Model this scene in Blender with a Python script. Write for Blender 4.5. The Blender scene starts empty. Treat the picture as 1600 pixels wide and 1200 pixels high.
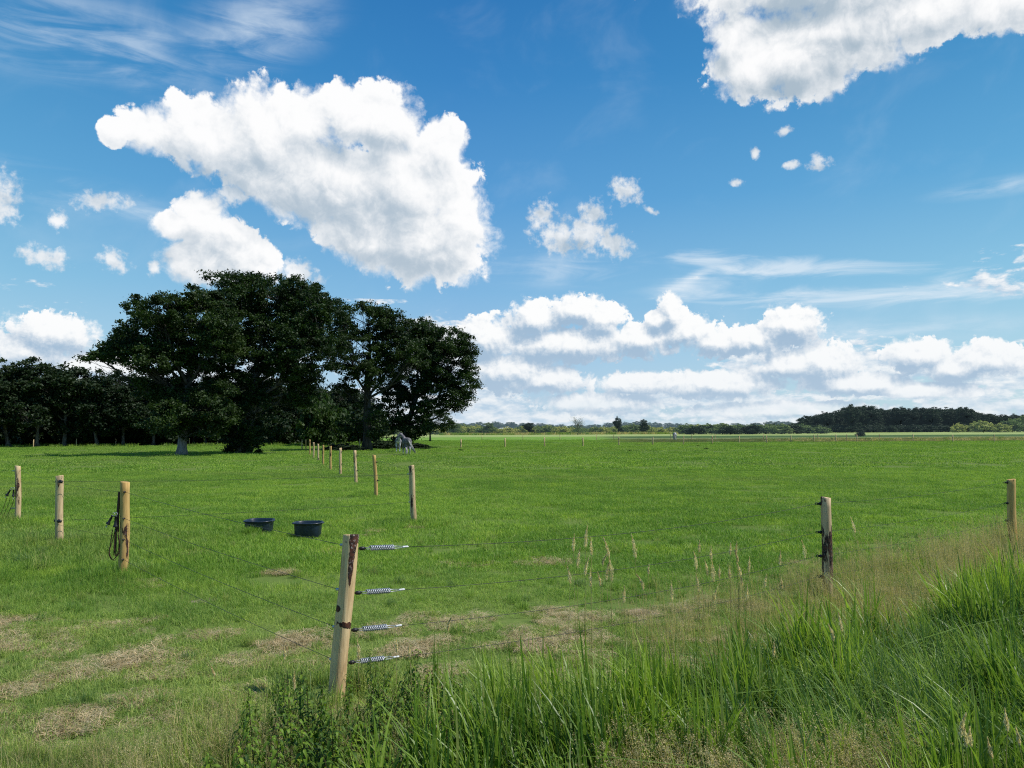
import bpy, bmesh, math, random
import numpy as np
from mathutils import Vector, Matrix
R = math.radians
PI = math.pi
SC = bpy.context.scene
COL = SC.collection
# ------------------------------------------------------------------ camera
FPX, HOR, CAMH = 1200.0, 673.0, 2.15          # focal length in photo pixels, horizon row, eye height
ROLL = .005
PITCH = math.atan((HOR - 600) / FPX)
cd = bpy.data.cameras.new('camera'); cam = bpy.data.objects.new('camera', cd); COL.objects.link(cam)
cd.sensor_width = 36; cd.lens = 36 * FPX / 1600; cd.clip_start = .05; cd.clip_end = 20000
_u = Vector((0, -math.sin(PITCH), math.cos(PITCH))); _f = Vector((0, math.cos(PITCH), math.sin(PITCH)))
_cx = Vector((1, 0, 0)) * math.cos(ROLL) - _u * math.sin(ROLL); _cu = Vector((1, 0, 0)) * math.sin(ROLL) + _u * math.cos(ROLL)
cam.matrix_world = Matrix.Translation((0, 0, CAMH)) @ Matrix((_cx, _cu, -_f)).transposed().to_4x4()
SC.camera = cam
SC.view_settings.view_transform = 'Standard'; SC.view_settings.look = 'None'; SC.view_settings.exposure = 0

def raydir(px, py):
    return _cx * ((px - 800) / FPX) + _cu * ((600 - py) / FPX) + _f
def ground(px, py, z=0.0):
    "the ground point seen at a photo pixel"
    d = raydir(px, py); t = (z - CAMH) / d.z
    return Vector((d.x * t, d.y * t, z))
def at(px, py, Y):
    "the point at depth Y seen at a photo pixel"
    d = raydir(px, py); t = Y / d.y
    return Vector((d.x * t, Y, CAMH + d.z * t))
def azel(px, py):
    d = raydir(px, py).normalized()
    return math.degrees(math.atan2(d.x, d.y)), math.degrees(math.asin(d.z))

# ------------------------------------------------------------------ node helper
class S:
    "a node socket with arithmetic"
    def __init__(s, t, o): s.t = t; s.o = o
    def _m(s, op, *a, clamp=False):
        n = s.t.nodes.new('ShaderNodeMath'); n.operation = op; n.use_clamp = clamp
        for i, v in enumerate((s,) + a):
            if isinstance(v, S): s.t.links.new(v.o, n.inputs[i])
            else: n.inputs[i].default_value = v
        return S(s.t, n.outputs[0])
    def __add__(s, b): return s._m('ADD', b)
    __radd__ = __add__
    def __sub__(s, b): return s._m('SUBTRACT', b)
    def __rsub__(s, b): return s._m('MULTIPLY', -1.0)._m('ADD', b)
    def __mul__(s, b): return s._m('MULTIPLY', b)
    __rmul__ = __mul__
    def __truediv__(s, b): return s._m('DIVIDE', b)
    def pw(s, b): return s._m('POWER', b)
    def mx(s, b): return s._m('MAXIMUM', b)
    def mn(s, b): return s._m('MINIMUM', b)
    def clamp(s): return s._m('ADD', 0.0, clamp=True)
    def ss(s, a, b, lo=0.0, hi=1.0):
        n = s.t.nodes.new('ShaderNodeMapRange'); n.interpolation_type = 'SMOOTHSTEP'
        s.t.links.new(s.o, n.inputs[0])
        for i, v in enumerate((a, b, lo, hi)): n.inputs[i + 1].default_value = v
        return S(s.t, n.outputs[0])
    def lin(s, a, b, lo=0.0, hi=1.0):
        n = s.t.nodes.new('ShaderNodeMapRange')
        s.t.links.new(s.o, n.inputs[0])
        for i, v in enumerate((a, b, lo, hi)): n.inputs[i + 1].default_value = v
        return S(s.t, n.outputs[0])
def comb(t, x, y, z=0.0):
    n = t.nodes.new('ShaderNodeCombineXYZ')
    for i, v in enumerate((x, y, z)):
        if isinstance(v, S): t.links.new(v.o, n.inputs[i])
        else: n.inputs[i].default_value = v
    return S(t, n.outputs[0])
def sep(t, v):
    n = t.nodes.new('ShaderNodeSeparateXYZ'); t.links.new(v.o, n.inputs[0])
    return [S(t, o) for o in n.outputs]
def vadd(t, a, b, op='ADD'):
    n = t.nodes.new('ShaderNodeVectorMath'); n.operation = op
    for i, v in enumerate((a, b)):
        if isinstance(v, S): t.links.new(v.o, n.inputs[i])
        else: n.inputs[i].default_value = v
    return S(t, n.outputs[0])
def noise(t, v, scale, detail=6, rough=.55, lac=2.0, dist=0.0, dim='3D', col=False):
    n = t.nodes.new('ShaderNodeTexNoise'); n.noise_dimensions = dim
    t.links.new(v.o, n.inputs['Vector'])
    n.inputs['Scale'].default_value = scale; n.inputs['Detail'].default_value = detail
    n.inputs['Roughness'].default_value = rough; n.inputs['Lacunarity'].default_value = lac; n.inputs['Distortion'].default_value = dist
    return S(t, n.outputs['Color' if col else 'Fac'])
def voro(t, v, scale, detail=0, rough=.5, lac=2.0, dim='3D', feature='F1', out='Distance'):
    n = t.nodes.new('ShaderNodeTexVoronoi'); n.voronoi_dimensions = dim; n.feature = feature; n.normalize = True
    t.links.new(v.o, n.inputs['Vector'])
    n.inputs['Scale'].default_value = scale; n.inputs['Detail'].default_value = detail
    n.inputs['Roughness'].default_value = rough; n.inputs['Lacunarity'].default_value = lac
    return S(t, n.outputs[out])
def mapping(t, v, loc=(0, 0, 0), rot=(0, 0, 0), scale=(1, 1, 1), kind='TEXTURE'):
    n = t.nodes.new('ShaderNodeMapping'); n.vector_type = kind
    t.links.new(v.o, n.inputs[0])
    n.inputs['Location'].default_value = loc; n.inputs['Rotation'].default_value = rot; n.inputs['Scale'].default_value = scale
    return S(t, n.outputs[0])
def length(t, v):
    n = t.nodes.new('ShaderNodeVectorMath'); n.operation = 'LENGTH'; t.links.new(v.o, n.inputs[0])
    return S(t, n.outputs['Value'])
def mixc(t, f, a, b, mode='MIX'):
    n = t.nodes.new('ShaderNodeMix'); n.data_type = 'RGBA'; n.blend_type = mode
    if isinstance(f, S): t.links.new(f.o, n.inputs[0])
    else: n.inputs[0].default_value = f
    for i, v in ((6, a), (7, b)):
        if isinstance(v, S): t.links.new(v.o, n.inputs[i])
        else: n.inputs[i].default_value = (*v, 1) if len(v) == 3 else v
    return S(t, n.outputs[2])
def srgb(r, g, b):
    f = lambda c: (c / 255 / 12.92) if c <= 10 else ((c / 255 + .055) / 1.055) ** 2.4
    return (f(r), f(g), f(b))
def newgroup(name, ins, outs):
    g = bpy.data.node_groups.new(name, 'ShaderNodeTree')
    for n, k in ins: g.interface.new_socket(n, in_out='INPUT', socket_type=k)
    for n, k in outs: g.interface.new_socket(n, in_out='OUTPUT', socket_type=k)
    gi = g.nodes.new('NodeGroupInput'); go = g.nodes.new('NodeGroupOutput')
    return g, [S(g, o) for o in list(gi.outputs)[:-1]], go
def usegroup(t, g, *ins):
    n = t.nodes.new('ShaderNodeGroup'); n.node_tree = g
    for i, v in enumerate(ins):
        if isinstance(v, S): t.links.new(v.o, n.inputs[i])
        else: n.inputs[i].default_value = v
    return [S(t, o) for o in n.outputs]

# ------------------------------------------------------------------ sky and sun
SUN_EL, SUN_AZ = R(56), R(98)                    # azimuth clockwise from +Y
w = bpy.data.worlds.new('World'); SC.world = w; w.use_nodes = True
T = w.node_tree; T.nodes.clear()
tc = T.nodes.new('ShaderNodeTexCoord')
D = S(T, tc.outputs['Generated'])
dx, dy, dz = sep(T, D)
AZ = dx._m('ARCTAN2', dy) * (180 / PI)
EL = dz._m('ARCSINE') * (180 / PI)
P0 = comb(T, AZ, EL)

def blobs_union(t, p, lst):
    out = None
    for (px, py, rx, ry, rot) in lst:
        a, e = azel(px, py)
        ux = abs(azel(px + 1, py)[0] - a); uy = abs(azel(px, py - 1)[1] - e)
        if out is not None:                                       # keeps the evaluation serial: the shader stack is small
            k = t.nodes.new('ShaderNodeVectorMath'); k.operation = 'MULTIPLY_ADD'
            t.links.new(out.o, k.inputs[0]); k.inputs[1].default_value = (1e-9,) * 3; t.links.new(p.o, k.inputs[2])
            p = S(t, k.outputs[0])
        m = mapping(t, p, (a, e, 0), (0, 0, R(rot)), (rx * ux, ry * uy, 1))
        d = length(t, m)
        out = d if out is None else out.mn(d)
    return 1.0 - out
BIG = [(180,206,28,24,0),(235,206,55,42,-10),(320,210,90,60,-12),(425,212,105,82,-10),(470,190,70,48,0),(560,178,75,54,0),(600,190,66,60,0),(520,290,170,80,-25),
       (690,228,44,46,0),(645,290,100,92,0),(660,376,114,64,-8),(585,360,132,62,-25),(420,285,120,42,-30),(715,340,50,58,-30),
       (318,345,48,44,0),(340,372,64,44,-30),(275,355,42,24,0),(320,408,75,40,0),(385,400,60,38,-20)]
SMALLL = [(465,425,44,20,-15),(160,314,50,17,8),(-5,310,44,46,0),(70,402,40,20,-12),(176,408,27,20,-30),(241,420,13,13,0),(92,345,16,20,0),(285,255,26,10,-40),(365,300,30,26,0),(345,170,20,14,0)]
BIG2 = [(1180,95,80,62,0),(1150,50,45,35,0),(1250,78,120,80,0),(1340,40,150,84,8),(1450,5,170,66,10),(1580,-10,130,62,0),(1300,-60,260,90,0)]
SMALLR = [(846,338,22,34,-35),(874,368,42,30,-15),(927,334,25,28,0),(915,368,58,32,0),(955,381,36,22,-20),(977,298,28,22,0),(1280,252,20,17,0),(1225,205,15,9,0),(1236,258,15,7,0),(1018,330,14,6,-30),(1150,285,13,7,0),(1180,240,7,13,0)]
LOW = [(760,530,55,38,0),(835,500,45,34,0),(905,486,52,26,0),(940,500,40,30,0),(1000,530,60,30,0),(1052,490,22,32,20),(1075,520,50,28,0),(1030,500,26,16,0),
       (1235,508,52,32,0),(1175,530,70,26,0),(1120,535,50,24,0),(1290,570,60,36,0),(1240,570,70,24,0),(1435,556,58,28,0),(1540,560,66,30,0),(1495,575,60,24,0),
       (80,522,78,36,0),(40,548,90,34,0),(150,572,80,22,0),(880,540,120,30,0),(790,580,90,34,0),(860,592,60,24,0),(1010,600,90,20,0),(1330,600,90,20,0),(1120,600,110,24,0),
       (940,630,110,18,0),(1230,640,160,14,0),(1450,610,90,14,0),(30,640,160,40,0),(690,560,60,40,0)]
DARKL = [(330,275,110,22,-12),(440,300,120,30,-30),(560,330,130,60,-30),(640,405,110,26,-5),(350,395,70,34,-20),(520,250,60,25,-20),(610,225,60,16,-10)]
DARKR = [(1240,20,90,45,0),(1300,70,110,22,-10),(1370,20,80,40,0),(1230,140,70,20,0),(900,385,50,14,0)]

def puff(t, p, fld, vs, amp, nv, namp, det):
    wv = noise(t, p, .22 * vs, 2, .5, dim='2D', col=True)
    q = vadd(t, p, vadd(t, wv, (2.4 / vs, 2.4 / vs, 0), 'MULTIPLY'))
    b = voro(t, q, .42 * vs, 3.0, .5, 2.2, dim='2D')        # 0 at the middle of each billow
    n = noise(t, p, nv, det, .6, dim='2D')
    return fld + (0.42 - b) * amp + (n - .5) * namp, b, n
def clouds(t, p, fields, vs, amp, nv, namp, d, soft, base, k, dark, lst=None, big=(1.0, 1.0)):
    wv = noise(t, p, .22 * vs, 2, .5, dim='2D', col=True)
    fw = noise(t, p, 2.6 * nv, 4, .6, dim='2D', col=True)       # fine curl of the edges
    def pn(pp):
        q = vadd(t, vadd(t, pp, vadd(t, wv, (2.8 / vs, 2.8 / vs, 0), 'MULTIPLY')), vadd(t, fw, (.55 / vs, .55 / vs, 0), 'MULTIPLY'))
        b = voro(t, q, .36 * vs, 3.2, .55, 2.3, dim='2D')       # 0 at the middle of each billow
        n = noise(t, pp, nv, 9, .60, dim='2D')
        return (0.42 - b) * amp + (n - .5) * namp, n, b
    h0, n0, b0 = pn(p)
    H = fields[0] + h0 + (noise(t, p, nv * 3.4, 5, .6, dim='2D') - .5) * .24
    wisp = noise(t, p, nv * .55, 3, .5, dim='2D')
    al = (H / (wisp.ss(.38, .66, soft * .55, soft * 2.4))).ss(-.12, 1.0)
    if len(fields) > 1:                                         # small torn scraps, thinner than the big clouds
        nn = noise(t, p, nv * 2.6, 7, .60, dim='2D'); n4 = noise(t, p, nv * .9, 2, .5, dim='2D')
        hs = fields[1] * 1.0 + (nn - .5) * 1.7 + (n4 - .5) * .9 + .04
        al = al.mx(hs.ss(-.05, .80) * .92)
    h1, _, b1 = pn(vadd(t, p, (d * .5, d * .87, 0)))
    L = base + ((h0 - h1) * k).mx(-.30)._m('MINIMUM', .30)
    if dark is not None:
        L = L - (dark + (n0 - .5) * 1.5 + (b0 - .4) * .8).ss(-.3, .95) * .42
    if lst is not None:                                         # broad light from the upper right, shade underneath
        f1 = blobs_union(t, vadd(t, p, (big[0] * .45, big[0] * .9, 0)), lst)
        L = L + (fields[0] - f1)._m('MINIMUM', .6).mx(-.5) * big[1]
    rim = H.ss(.02, .45, .20, 0.0)
    return al, L + rim

# sky colour: the Nishita sky, pulled towards the photograph's clear blue
sky = T.nodes.new('ShaderNodeTexSky'); sky.sky_type = 'NISHITA'; sky.sun_disc = False
sky.sun_elevation = SUN_EL; sky.sun_rotation = SUN_AZ; sky.altitude = 0; sky.air_density = 1.0; sky.dust_density = .6; sky.ozone_density = 2.0
nis = vadd(T, S(T, sky.outputs[0]), (.06, .085, .105), 'MULTIPLY')
rp = T.nodes.new('ShaderNodeValToRGB'); T.links.new(EL.lin(0, 60).o, rp.inputs[0])
stops = [(0.0, srgb(196, 219, 235)), (.07, srgb(178, 212, 236)), (.17, srgb(137, 193, 230)), (.28, srgb(94, 166, 219)), (.42, srgb(58, 139, 201)), (.56, srgb(34, 116, 183)), (1.0, srgb(30, 92, 158))]
cr = rp.color_ramp; cr.interpolation = 'LINEAR'
while len(cr.elements) < len(stops): cr.elements.new(.5)
for e, (p_, c_) in zip(cr.elements, stops): e.position = p_; e.color = (*c_, 1)
skc = mixc(T, .82, nis, S(T, rp.outputs[0]))
lum = (AZ + 4.0)._m('ABSOLUTE').lin(0, 40, .96, 1.10)
skc = mixc(T, 1.0, skc, comb(T, lum, lum, 1.0), 'MULTIPLY')
# cirrus
cq = comb(T, AZ * .06 + EL * .02, EL * .34)
c1 = noise(T, cq, 2.2, 8, .6, dist=.5, dim='2D')
c3 = noise(T, comb(T, AZ * .12 - EL * .05, EL * .16), 1.2, 7, .55, dist=.3, dim='2D')
CIR = [(60,290,260,36,-6),(120,60,280,80,0),(390,55,160,70,20),(1560,292,120,16,0),(1350,520,330,22,0),(900,420,190,30,0),(200,330,180,18,-4),(1100,440,120,30,10)]
CIR2 = [(1250,418,260,22,-5),(1110,404,100,18,-8),(1340,462,350,26,-1),(1090,430,60,16,20)]
cm = blobs_union(T, P0, CIR)
cm2 = blobs_union(T, P0, CIR2)
cal = cm.ss(-.3, 1.0) * (c1 * .6 + c3 * .4).ss(.36, .72) * .6 + (cm2 + (c1 - .55) * 2.4).ss(-.05, 1.1) * .72
cal = (cal + c3.ss(.5, .9) * .12).clamp()
base = mixc(T, cal, skc, srgb(226, 238, 248))

def out_bg(c):
    b = T.nodes.new('ShaderNodeBackground')
    if isinstance(c, S): T.links.new(c.o, b.inputs[0])
    else: b.inputs[0].default_value = (*c, 1)
    return b.outputs[0]
# low cumulus bank over the horizon
vq = comb(T, AZ * .21, EL * .52)
vw = noise(T, vq, 1.2, 2, .5, dim='2D', col=True)
def deck(off):
    q = vadd(T, vq, off) if off else vq
    b = voro(T, vadd(T, q, vadd(T, vw, (.7, .7, 0), 'MULTIPLY')), 1.5, 2.6, .55, 2.2, dim='2D')
    return (.45 - b) * .9 + (noise(T, q, 3.2, 7, .62, dim='2D') - .5) * .9
d0 = deck(None); d1 = deck((.05, .20, 0))
cov = (noise(T, comb(T, AZ * .07, EL * .35), 1.0, 2, dim='2D') - .5) * 1.9
veil = (d0 + cov + EL.lin(0, 9.0, .20, -.42)).ss(-.02, .26) * .88
vcol = mixc(T, ((d0 - d1) * 1.9 + .56).clamp(), srgb(176, 202, 225), srgb(252, 252, 252))
vcol = mixc(T, EL.ss(7, 0) * .35, vcol, srgb(214, 229, 240))
low = mixc(T, veil, base, vcol)
fl = blobs_union(T, P0, LOW)
aB, LB = clouds(T, P0, [fl], 1.9, .95, 1.3, .75, .42, .20, .48, .90, None, LOW, (1.0, 1.0))
# flat grey undersides: darker where the bank is thick
LB = LB - (noise(T, comb(T, AZ * .3, EL * 1.4), .7, 4, dim='2D') - .5) * .5
cB = mixc(T, LB.ss(.05, 1.05), srgb(160, 187, 212), srgb(253, 254, 254))
cB = mixc(T, EL.ss(9, 0) * .30, cB, srgb(212, 226, 238))
low = mixc(T, aB * EL.ss(0, 3, .45, 1.0), low, cB)
# tall cumulus, left and right
def tall(lst, small, dk, seed, c0):
    a, L = clouds(T, P0, [blobs_union(T, P0, lst), blobs_union(T, P0, small)], 1.15, .78, .62, .62, .75, .21, .63, .85, blobs_union(T, P0, dk), lst, (2.2, .55))
    cc = mixc(T, L.ss(.0, 1.0), c0, srgb(255, 255, 255))
    return mixc(T, a * .985, base, cc)
left = tall(BIG, SMALLL, DARKL, 0, srgb(180, 196, 210))
right = tall(BIG2, SMALLR, DARKR, 1, srgb(172, 189, 203))
def choose(f, a, b):
    m = T.nodes.new('ShaderNodeMixShader'); T.links.new(f.o, m.inputs[0]); T.links.new(a, m.inputs[1]); T.links.new(b, m.inputs[2])
    return m.outputs[0]
split = AZ.lin(-4.5, 2, 9.7, 11.4)
front = (AZ._m('ABSOLUTE'))._m('LESS_THAN', 60.0)
hi = choose(AZ._m('GREATER_THAN', .2), out_bg(left), out_bg(right))
fr = choose(EL._m('GREATER_THAN', split), out_bg(low), hi)
up = choose(front * EL._m('LESS_THAN', 45.0), out_bg(base), fr)
final = choose(EL._m('GREATER_THAN', -.5), out_bg((.05, .08, .03)), up)
wo = T.nodes.new('ShaderNodeOutputWorld'); T.links.new(final, wo.inputs[0])
w.cycles.sampling_method = 'MANUAL'; w.cycles.sample_map_resolution = 512

sl = bpy.data.lights.new('sun', 'SUN'); so = bpy.data.objects.new('sun', sl); COL.objects.link(so)
sl.energy = 5.0; sl.angle = R(.53); sl.color = (1, .96, .9)
sd = Vector((math.sin(SUN_AZ) * math.cos(SUN_EL), math.cos(SUN_AZ) * math.cos(SUN_EL), math.sin(SUN_EL)))
so.rotation_euler = sd.to_track_quat('Z', 'Y').to_euler(); so.location = (0, 0, 60)
SC.cycles.use_denoising = False; SC.cycles.filter_width = 1.15; SC.cycles.max_bounces = 6; SC.cycles.diffuse_bounces = 3; SC.cycles.transparent_max_bounces = 8; SC.cycles.transmission_bounces = 4
SC.cycles.caustics_reflective = False; SC.cycles.caustics_refractive = False

# ================================================================== helpers for things
def mesh_np(name, V, F):
    "numpy verts (n,3) and faces (m,k) -> mesh"
    V = np.asarray(V, np.float32); F = np.asarray(F, np.int32)
    me = bpy.data.meshes.new(name); k = F.shape[1]
    me.vertices.add(len(V)); me.vertices.foreach_set('co', V.ravel())
    me.loops.add(F.size); me.loops.foreach_set('vertex_index', F.ravel())
    me.polygons.add(len(F)); me.polygons.foreach_set('loop_start', np.arange(0, F.size, k, dtype=np.int32))
    me.update(calc_edges=True); me.validate()
    return me
def link(name, me, mat=None, parent=None, loc=None, smooth=False):
    o = bpy.data.objects.new(name, me); COL.objects.link(o)
    if mat is not None and me is not None and not me.materials: me.materials.append(mat)
    if smooth: me.polygons.foreach_set('use_smooth', [True] * len(me.polygons))
    if parent is not None: o.parent = parent
    if loc is not None: o.location = loc
    return o
def tag(o, label=None, cat=None, group=None, kind=None):
    for k, v in (('label', label), ('category', cat), ('group', group), ('kind', kind)):
        if v: o[k] = v
    return o
def thing(name, label, cat, loc=(0, 0, 0), group=None, rz=0):
    o = bpy.data.objects.new(name, None); COL.objects.link(o); o.location = loc; o.rotation_euler = (0, 0, rz)
    o.empty_display_size = .2
    return tag(o, label, cat, group)
def dup(root, loc, rz=0.0, scale=1.0, label=None, group=None):
    r = root.copy(); COL.objects.link(r); r.location = loc; r.rotation_euler = (0, 0, rz)
    r.scale = (scale,) * 3 if not isinstance(scale, tuple) else scale
    if label: r['label'] = label
    if group: r['group'] = group
    for ch in root.children:
        c = ch.copy(); COL.objects.link(c); c.parent = r
    return r
class MB:
    "collects quads/tris of numpy shapes, builds one mesh"
    def __init__(s): s.V = []; s.F4 = []; s.F3 = []; s.n = 0
    def add(s, V, F):
        V = np.asarray(V, float); F = np.asarray(F, int) + s.n
        s.V.append(V); s.n += len(V); (s.F4 if F.shape[1] == 4 else s.F3).append(F)
    def tube(s, pts, rad, sides=8, cap=True, jit=0.0, rng=None):
        pts = np.asarray(pts, float); m = len(pts); rad = np.broadcast_to(np.asarray(rad, float), (m,))
        t = np.gradient(pts, axis=0); t /= np.linalg.norm(t, axis=1)[:, None] + 1e-12
        ref = np.array([0, 0, 1.]) if abs(t[:, 2]).mean() < .8 else np.array([1., 0, 0])
        a = np.cross(t, ref); a /= np.linalg.norm(a, axis=1)[:, None] + 1e-12
        b = np.cross(t, a)
        th = np.arange(sides) * 2 * PI / sides
        rr = rad[:, None] * np.ones(sides)
        if jit: rr = rr * (1 + rng.uniform(-jit, jit, rr.shape))
        V = pts[:, None] + rr[..., None] * (a[:, None] * np.cos(th)[None, :, None] + b[:, None] * np.sin(th)[None, :, None])
        V = V.reshape(-1, 3)
        i = np.arange(m - 1)[:, None] * sides; j = np.arange(sides)[None]; j2 = (j + 1) % sides
        F = np.stack([i + j, i + j2, i + sides + j2, i + sides + j], -1).reshape(-1, 4)
        s.add(V, F)
        if cap:
            for k in (0, m - 1):
                c = s.n; s.V.append(pts[k][None]); s.n += 1
                base = c - m * sides + k * sides if k == 0 else c - sides - (1 if True else 0)
                base = (c - m * sides) if k == 0 else (c - 1 - sides)
                tri = np.stack([np.full(sides, c), base + (np.arange(sides) + (1 if k == 0 else 0)) % sides, base + (np.arange(sides) + (0 if k == 0 else 1)) % sides], -1)
                s.F3.append(tri)
    def box(s, c, sz):
        c = np.array(c); h = np.array(sz) / 2
        V = np.array([[x, y, z] for x in (-1, 1) for y in (-1, 1) for z in (-1, 1)]) * h + c
        s.add(V, [[0, 1, 3, 2], [4, 6, 7, 5], [0, 4, 5, 1], [2, 3, 7, 6], [0, 2, 6, 4], [1, 5, 7, 3]])
    def mesh(s, name):
        V = np.concatenate(s.V); me = bpy.data.meshes.new(name)
        F4 = np.concatenate(s.F4) if s.F4 else np.zeros((0, 4), int); F3 = np.concatenate(s.F3) if s.F3 else np.zeros((0, 3), int)
        me.vertices.add(len(V)); me.vertices.foreach_set('co', V.astype(np.float32).ravel())
        li = np.concatenate([F4.ravel(), F3.ravel()]).astype(np.int32)
        me.loops.add(len(li)); me.loops.foreach_set('vertex_index', li)
        ls = np.concatenate([np.arange(len(F4)) * 4, len(F4) * 4 + np.arange(len(F3)) * 3]).astype(np.int32)
        me.polygons.add(len(ls)); me.polygons.foreach_set('loop_start', ls)
        me.update(calc_edges=True); me.validate()
        return me
def mat_new(name):
    m = bpy.data.materials.new(name); m.use_nodes = True; t = m.node_tree; t.nodes.clear()
    o = t.nodes.new('ShaderNodeOutputMaterial')
    return m, t, o
def principled(t, o, col, rough=.8, bump=None, bs=.3, metal=0.0, spec=.3):
    p = t.nodes.new('ShaderNodeBsdfPrincipled')
    if isinstance(col, S): t.links.new(col.o, p.inputs['Base Color'])
    else: p.inputs['Base Color'].default_value = (*col, 1)
    if isinstance(rough, S): t.links.new(rough.o, p.inputs['Roughness'])
    else: p.inputs['Roughness'].default_value = rough
    p.inputs['Metallic'].default_value = metal; p.inputs['Specular IOR Level'].default_value = spec
    if bump is not None:
        b = t.nodes.new('ShaderNodeBump'); b.inputs['Strength'].default_value = bs; b.inputs['Distance'].default_value = .01
        t.links.new(bump.o, b.inputs['Height']); t.links.new(b.outputs[0], p.inputs['Normal'])
    t.links.new(p.outputs[0], o.inputs[0])
    return p
def objco(t):
    n = t.nodes.new('ShaderNodeTexCoord'); return S(t, n.outputs['Object'])
def worldpos(t):
    n = t.nodes.new('ShaderNodeNewGeometry'); return S(t, n.outputs['Position'])
def objrand(t):
    n = t.nodes.new('ShaderNodeObjectInfo'); return S(t, n.outputs['Random'])

# ------------------------------------------------------------------ materials
def leaf_material(name, dark, light, trans=.35, haze=None, rough=.6):
    m, t, o = mat_new(name)
    P = worldpos(t)
    n = noise(t, P, .35, 3, .6); n2 = noise(t, P, 3.0, 2, .5)
    f = (n * .6 + n2 * .4).ss(.35, .68)
    c = mixc(t, f, dark, light)
    r = objrand(t)
    c = mixc(t, 1.0, c, comb(t, .85 + r * .3, .9 + r * .2, .9 + r * .1), 'MULTIPLY')
    p = t.nodes.new('ShaderNodeBsdfPrincipled'); t.links.new(c.o, p.inputs['Base Color'])
    p.inputs['Roughness'].default_value = rough; p.inputs['Specular IOR Level'].default_value = .25
    tr = t.nodes.new('ShaderNodeBsdfTranslucent'); c2 = mixc(t, 1.0, c, (1.1, 1.25, .6), 'MULTIPLY'); t.links.new(c2.o, tr.inputs[0])
    mx = t.nodes.new('ShaderNodeMixShader'); mx.inputs[0].default_value = trans
    t.links.new(p.outputs[0], mx.inputs[1]); t.links.new(tr.outputs[0], mx.inputs[2])
    out = mx.outputs[0]
    if haze:                                                       # distance haze put into the far leaves as a faint pale-blue glow
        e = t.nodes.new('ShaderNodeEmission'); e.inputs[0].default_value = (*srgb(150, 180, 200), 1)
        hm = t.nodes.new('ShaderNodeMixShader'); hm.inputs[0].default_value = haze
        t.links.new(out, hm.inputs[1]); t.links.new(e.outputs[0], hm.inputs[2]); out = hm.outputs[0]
    t.links.new(out, o.inputs[0])
    return m
M_oak = leaf_material('oak_leaves', (.013, .028, .010), (.045, .080, .018), .28)
M_wood = leaf_material('wood_leaves', (.014, .027, .011), (.030, .052, .018), .22)
M_bush = leaf_material('bush_leaves', (.022, .045, .012), (.05, .09, .018), .3)
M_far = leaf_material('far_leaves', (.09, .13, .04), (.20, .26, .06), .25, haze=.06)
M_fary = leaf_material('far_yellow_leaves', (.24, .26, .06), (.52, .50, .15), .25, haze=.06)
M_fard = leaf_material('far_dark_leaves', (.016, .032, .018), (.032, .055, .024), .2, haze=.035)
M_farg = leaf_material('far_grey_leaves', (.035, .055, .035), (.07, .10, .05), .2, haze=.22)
def bark_material(name, a, b):
    m, t, o = mat_new(name)
    q = objco(t); s = mapping(t, q, scale=(1, 1, 6))
    n = noise(t, s, 6, 5, .6)
    principled(t, o, mixc(t, n.ss(.35, .65), a, b), .9, n, .6)
    return m
M_bark = bark_material('oak_bark', (.05, .045, .04), (.16, .145, .13))
M_barkd = bark_material('dark_bark', (.02, .018, .016), (.06, .055, .05))
M_barkg = bark_material('grey_bark', (.10, .095, .085), (.22, .20, .18))
def foot_bark():
    m, t, o = mat_new('pale_foot_bark'); q = objco(t); z = sep(t, q)[2]
    n = noise(t, mapping(t, q, scale=(1, 1, 6)), 6, 5, .6)
    a = mixc(t, n.ss(.35, .65), (.13, .12, .12), (.27, .25, .25)); b = mixc(t, n.ss(.35, .65), (.02, .018, .016), (.07, .06, .055))
    principled(t, o, mixc(t, (z + n * .6).ss(1.6, 3.0), a, b), .9, n, .6); return m
M_foot = foot_bark()

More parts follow.
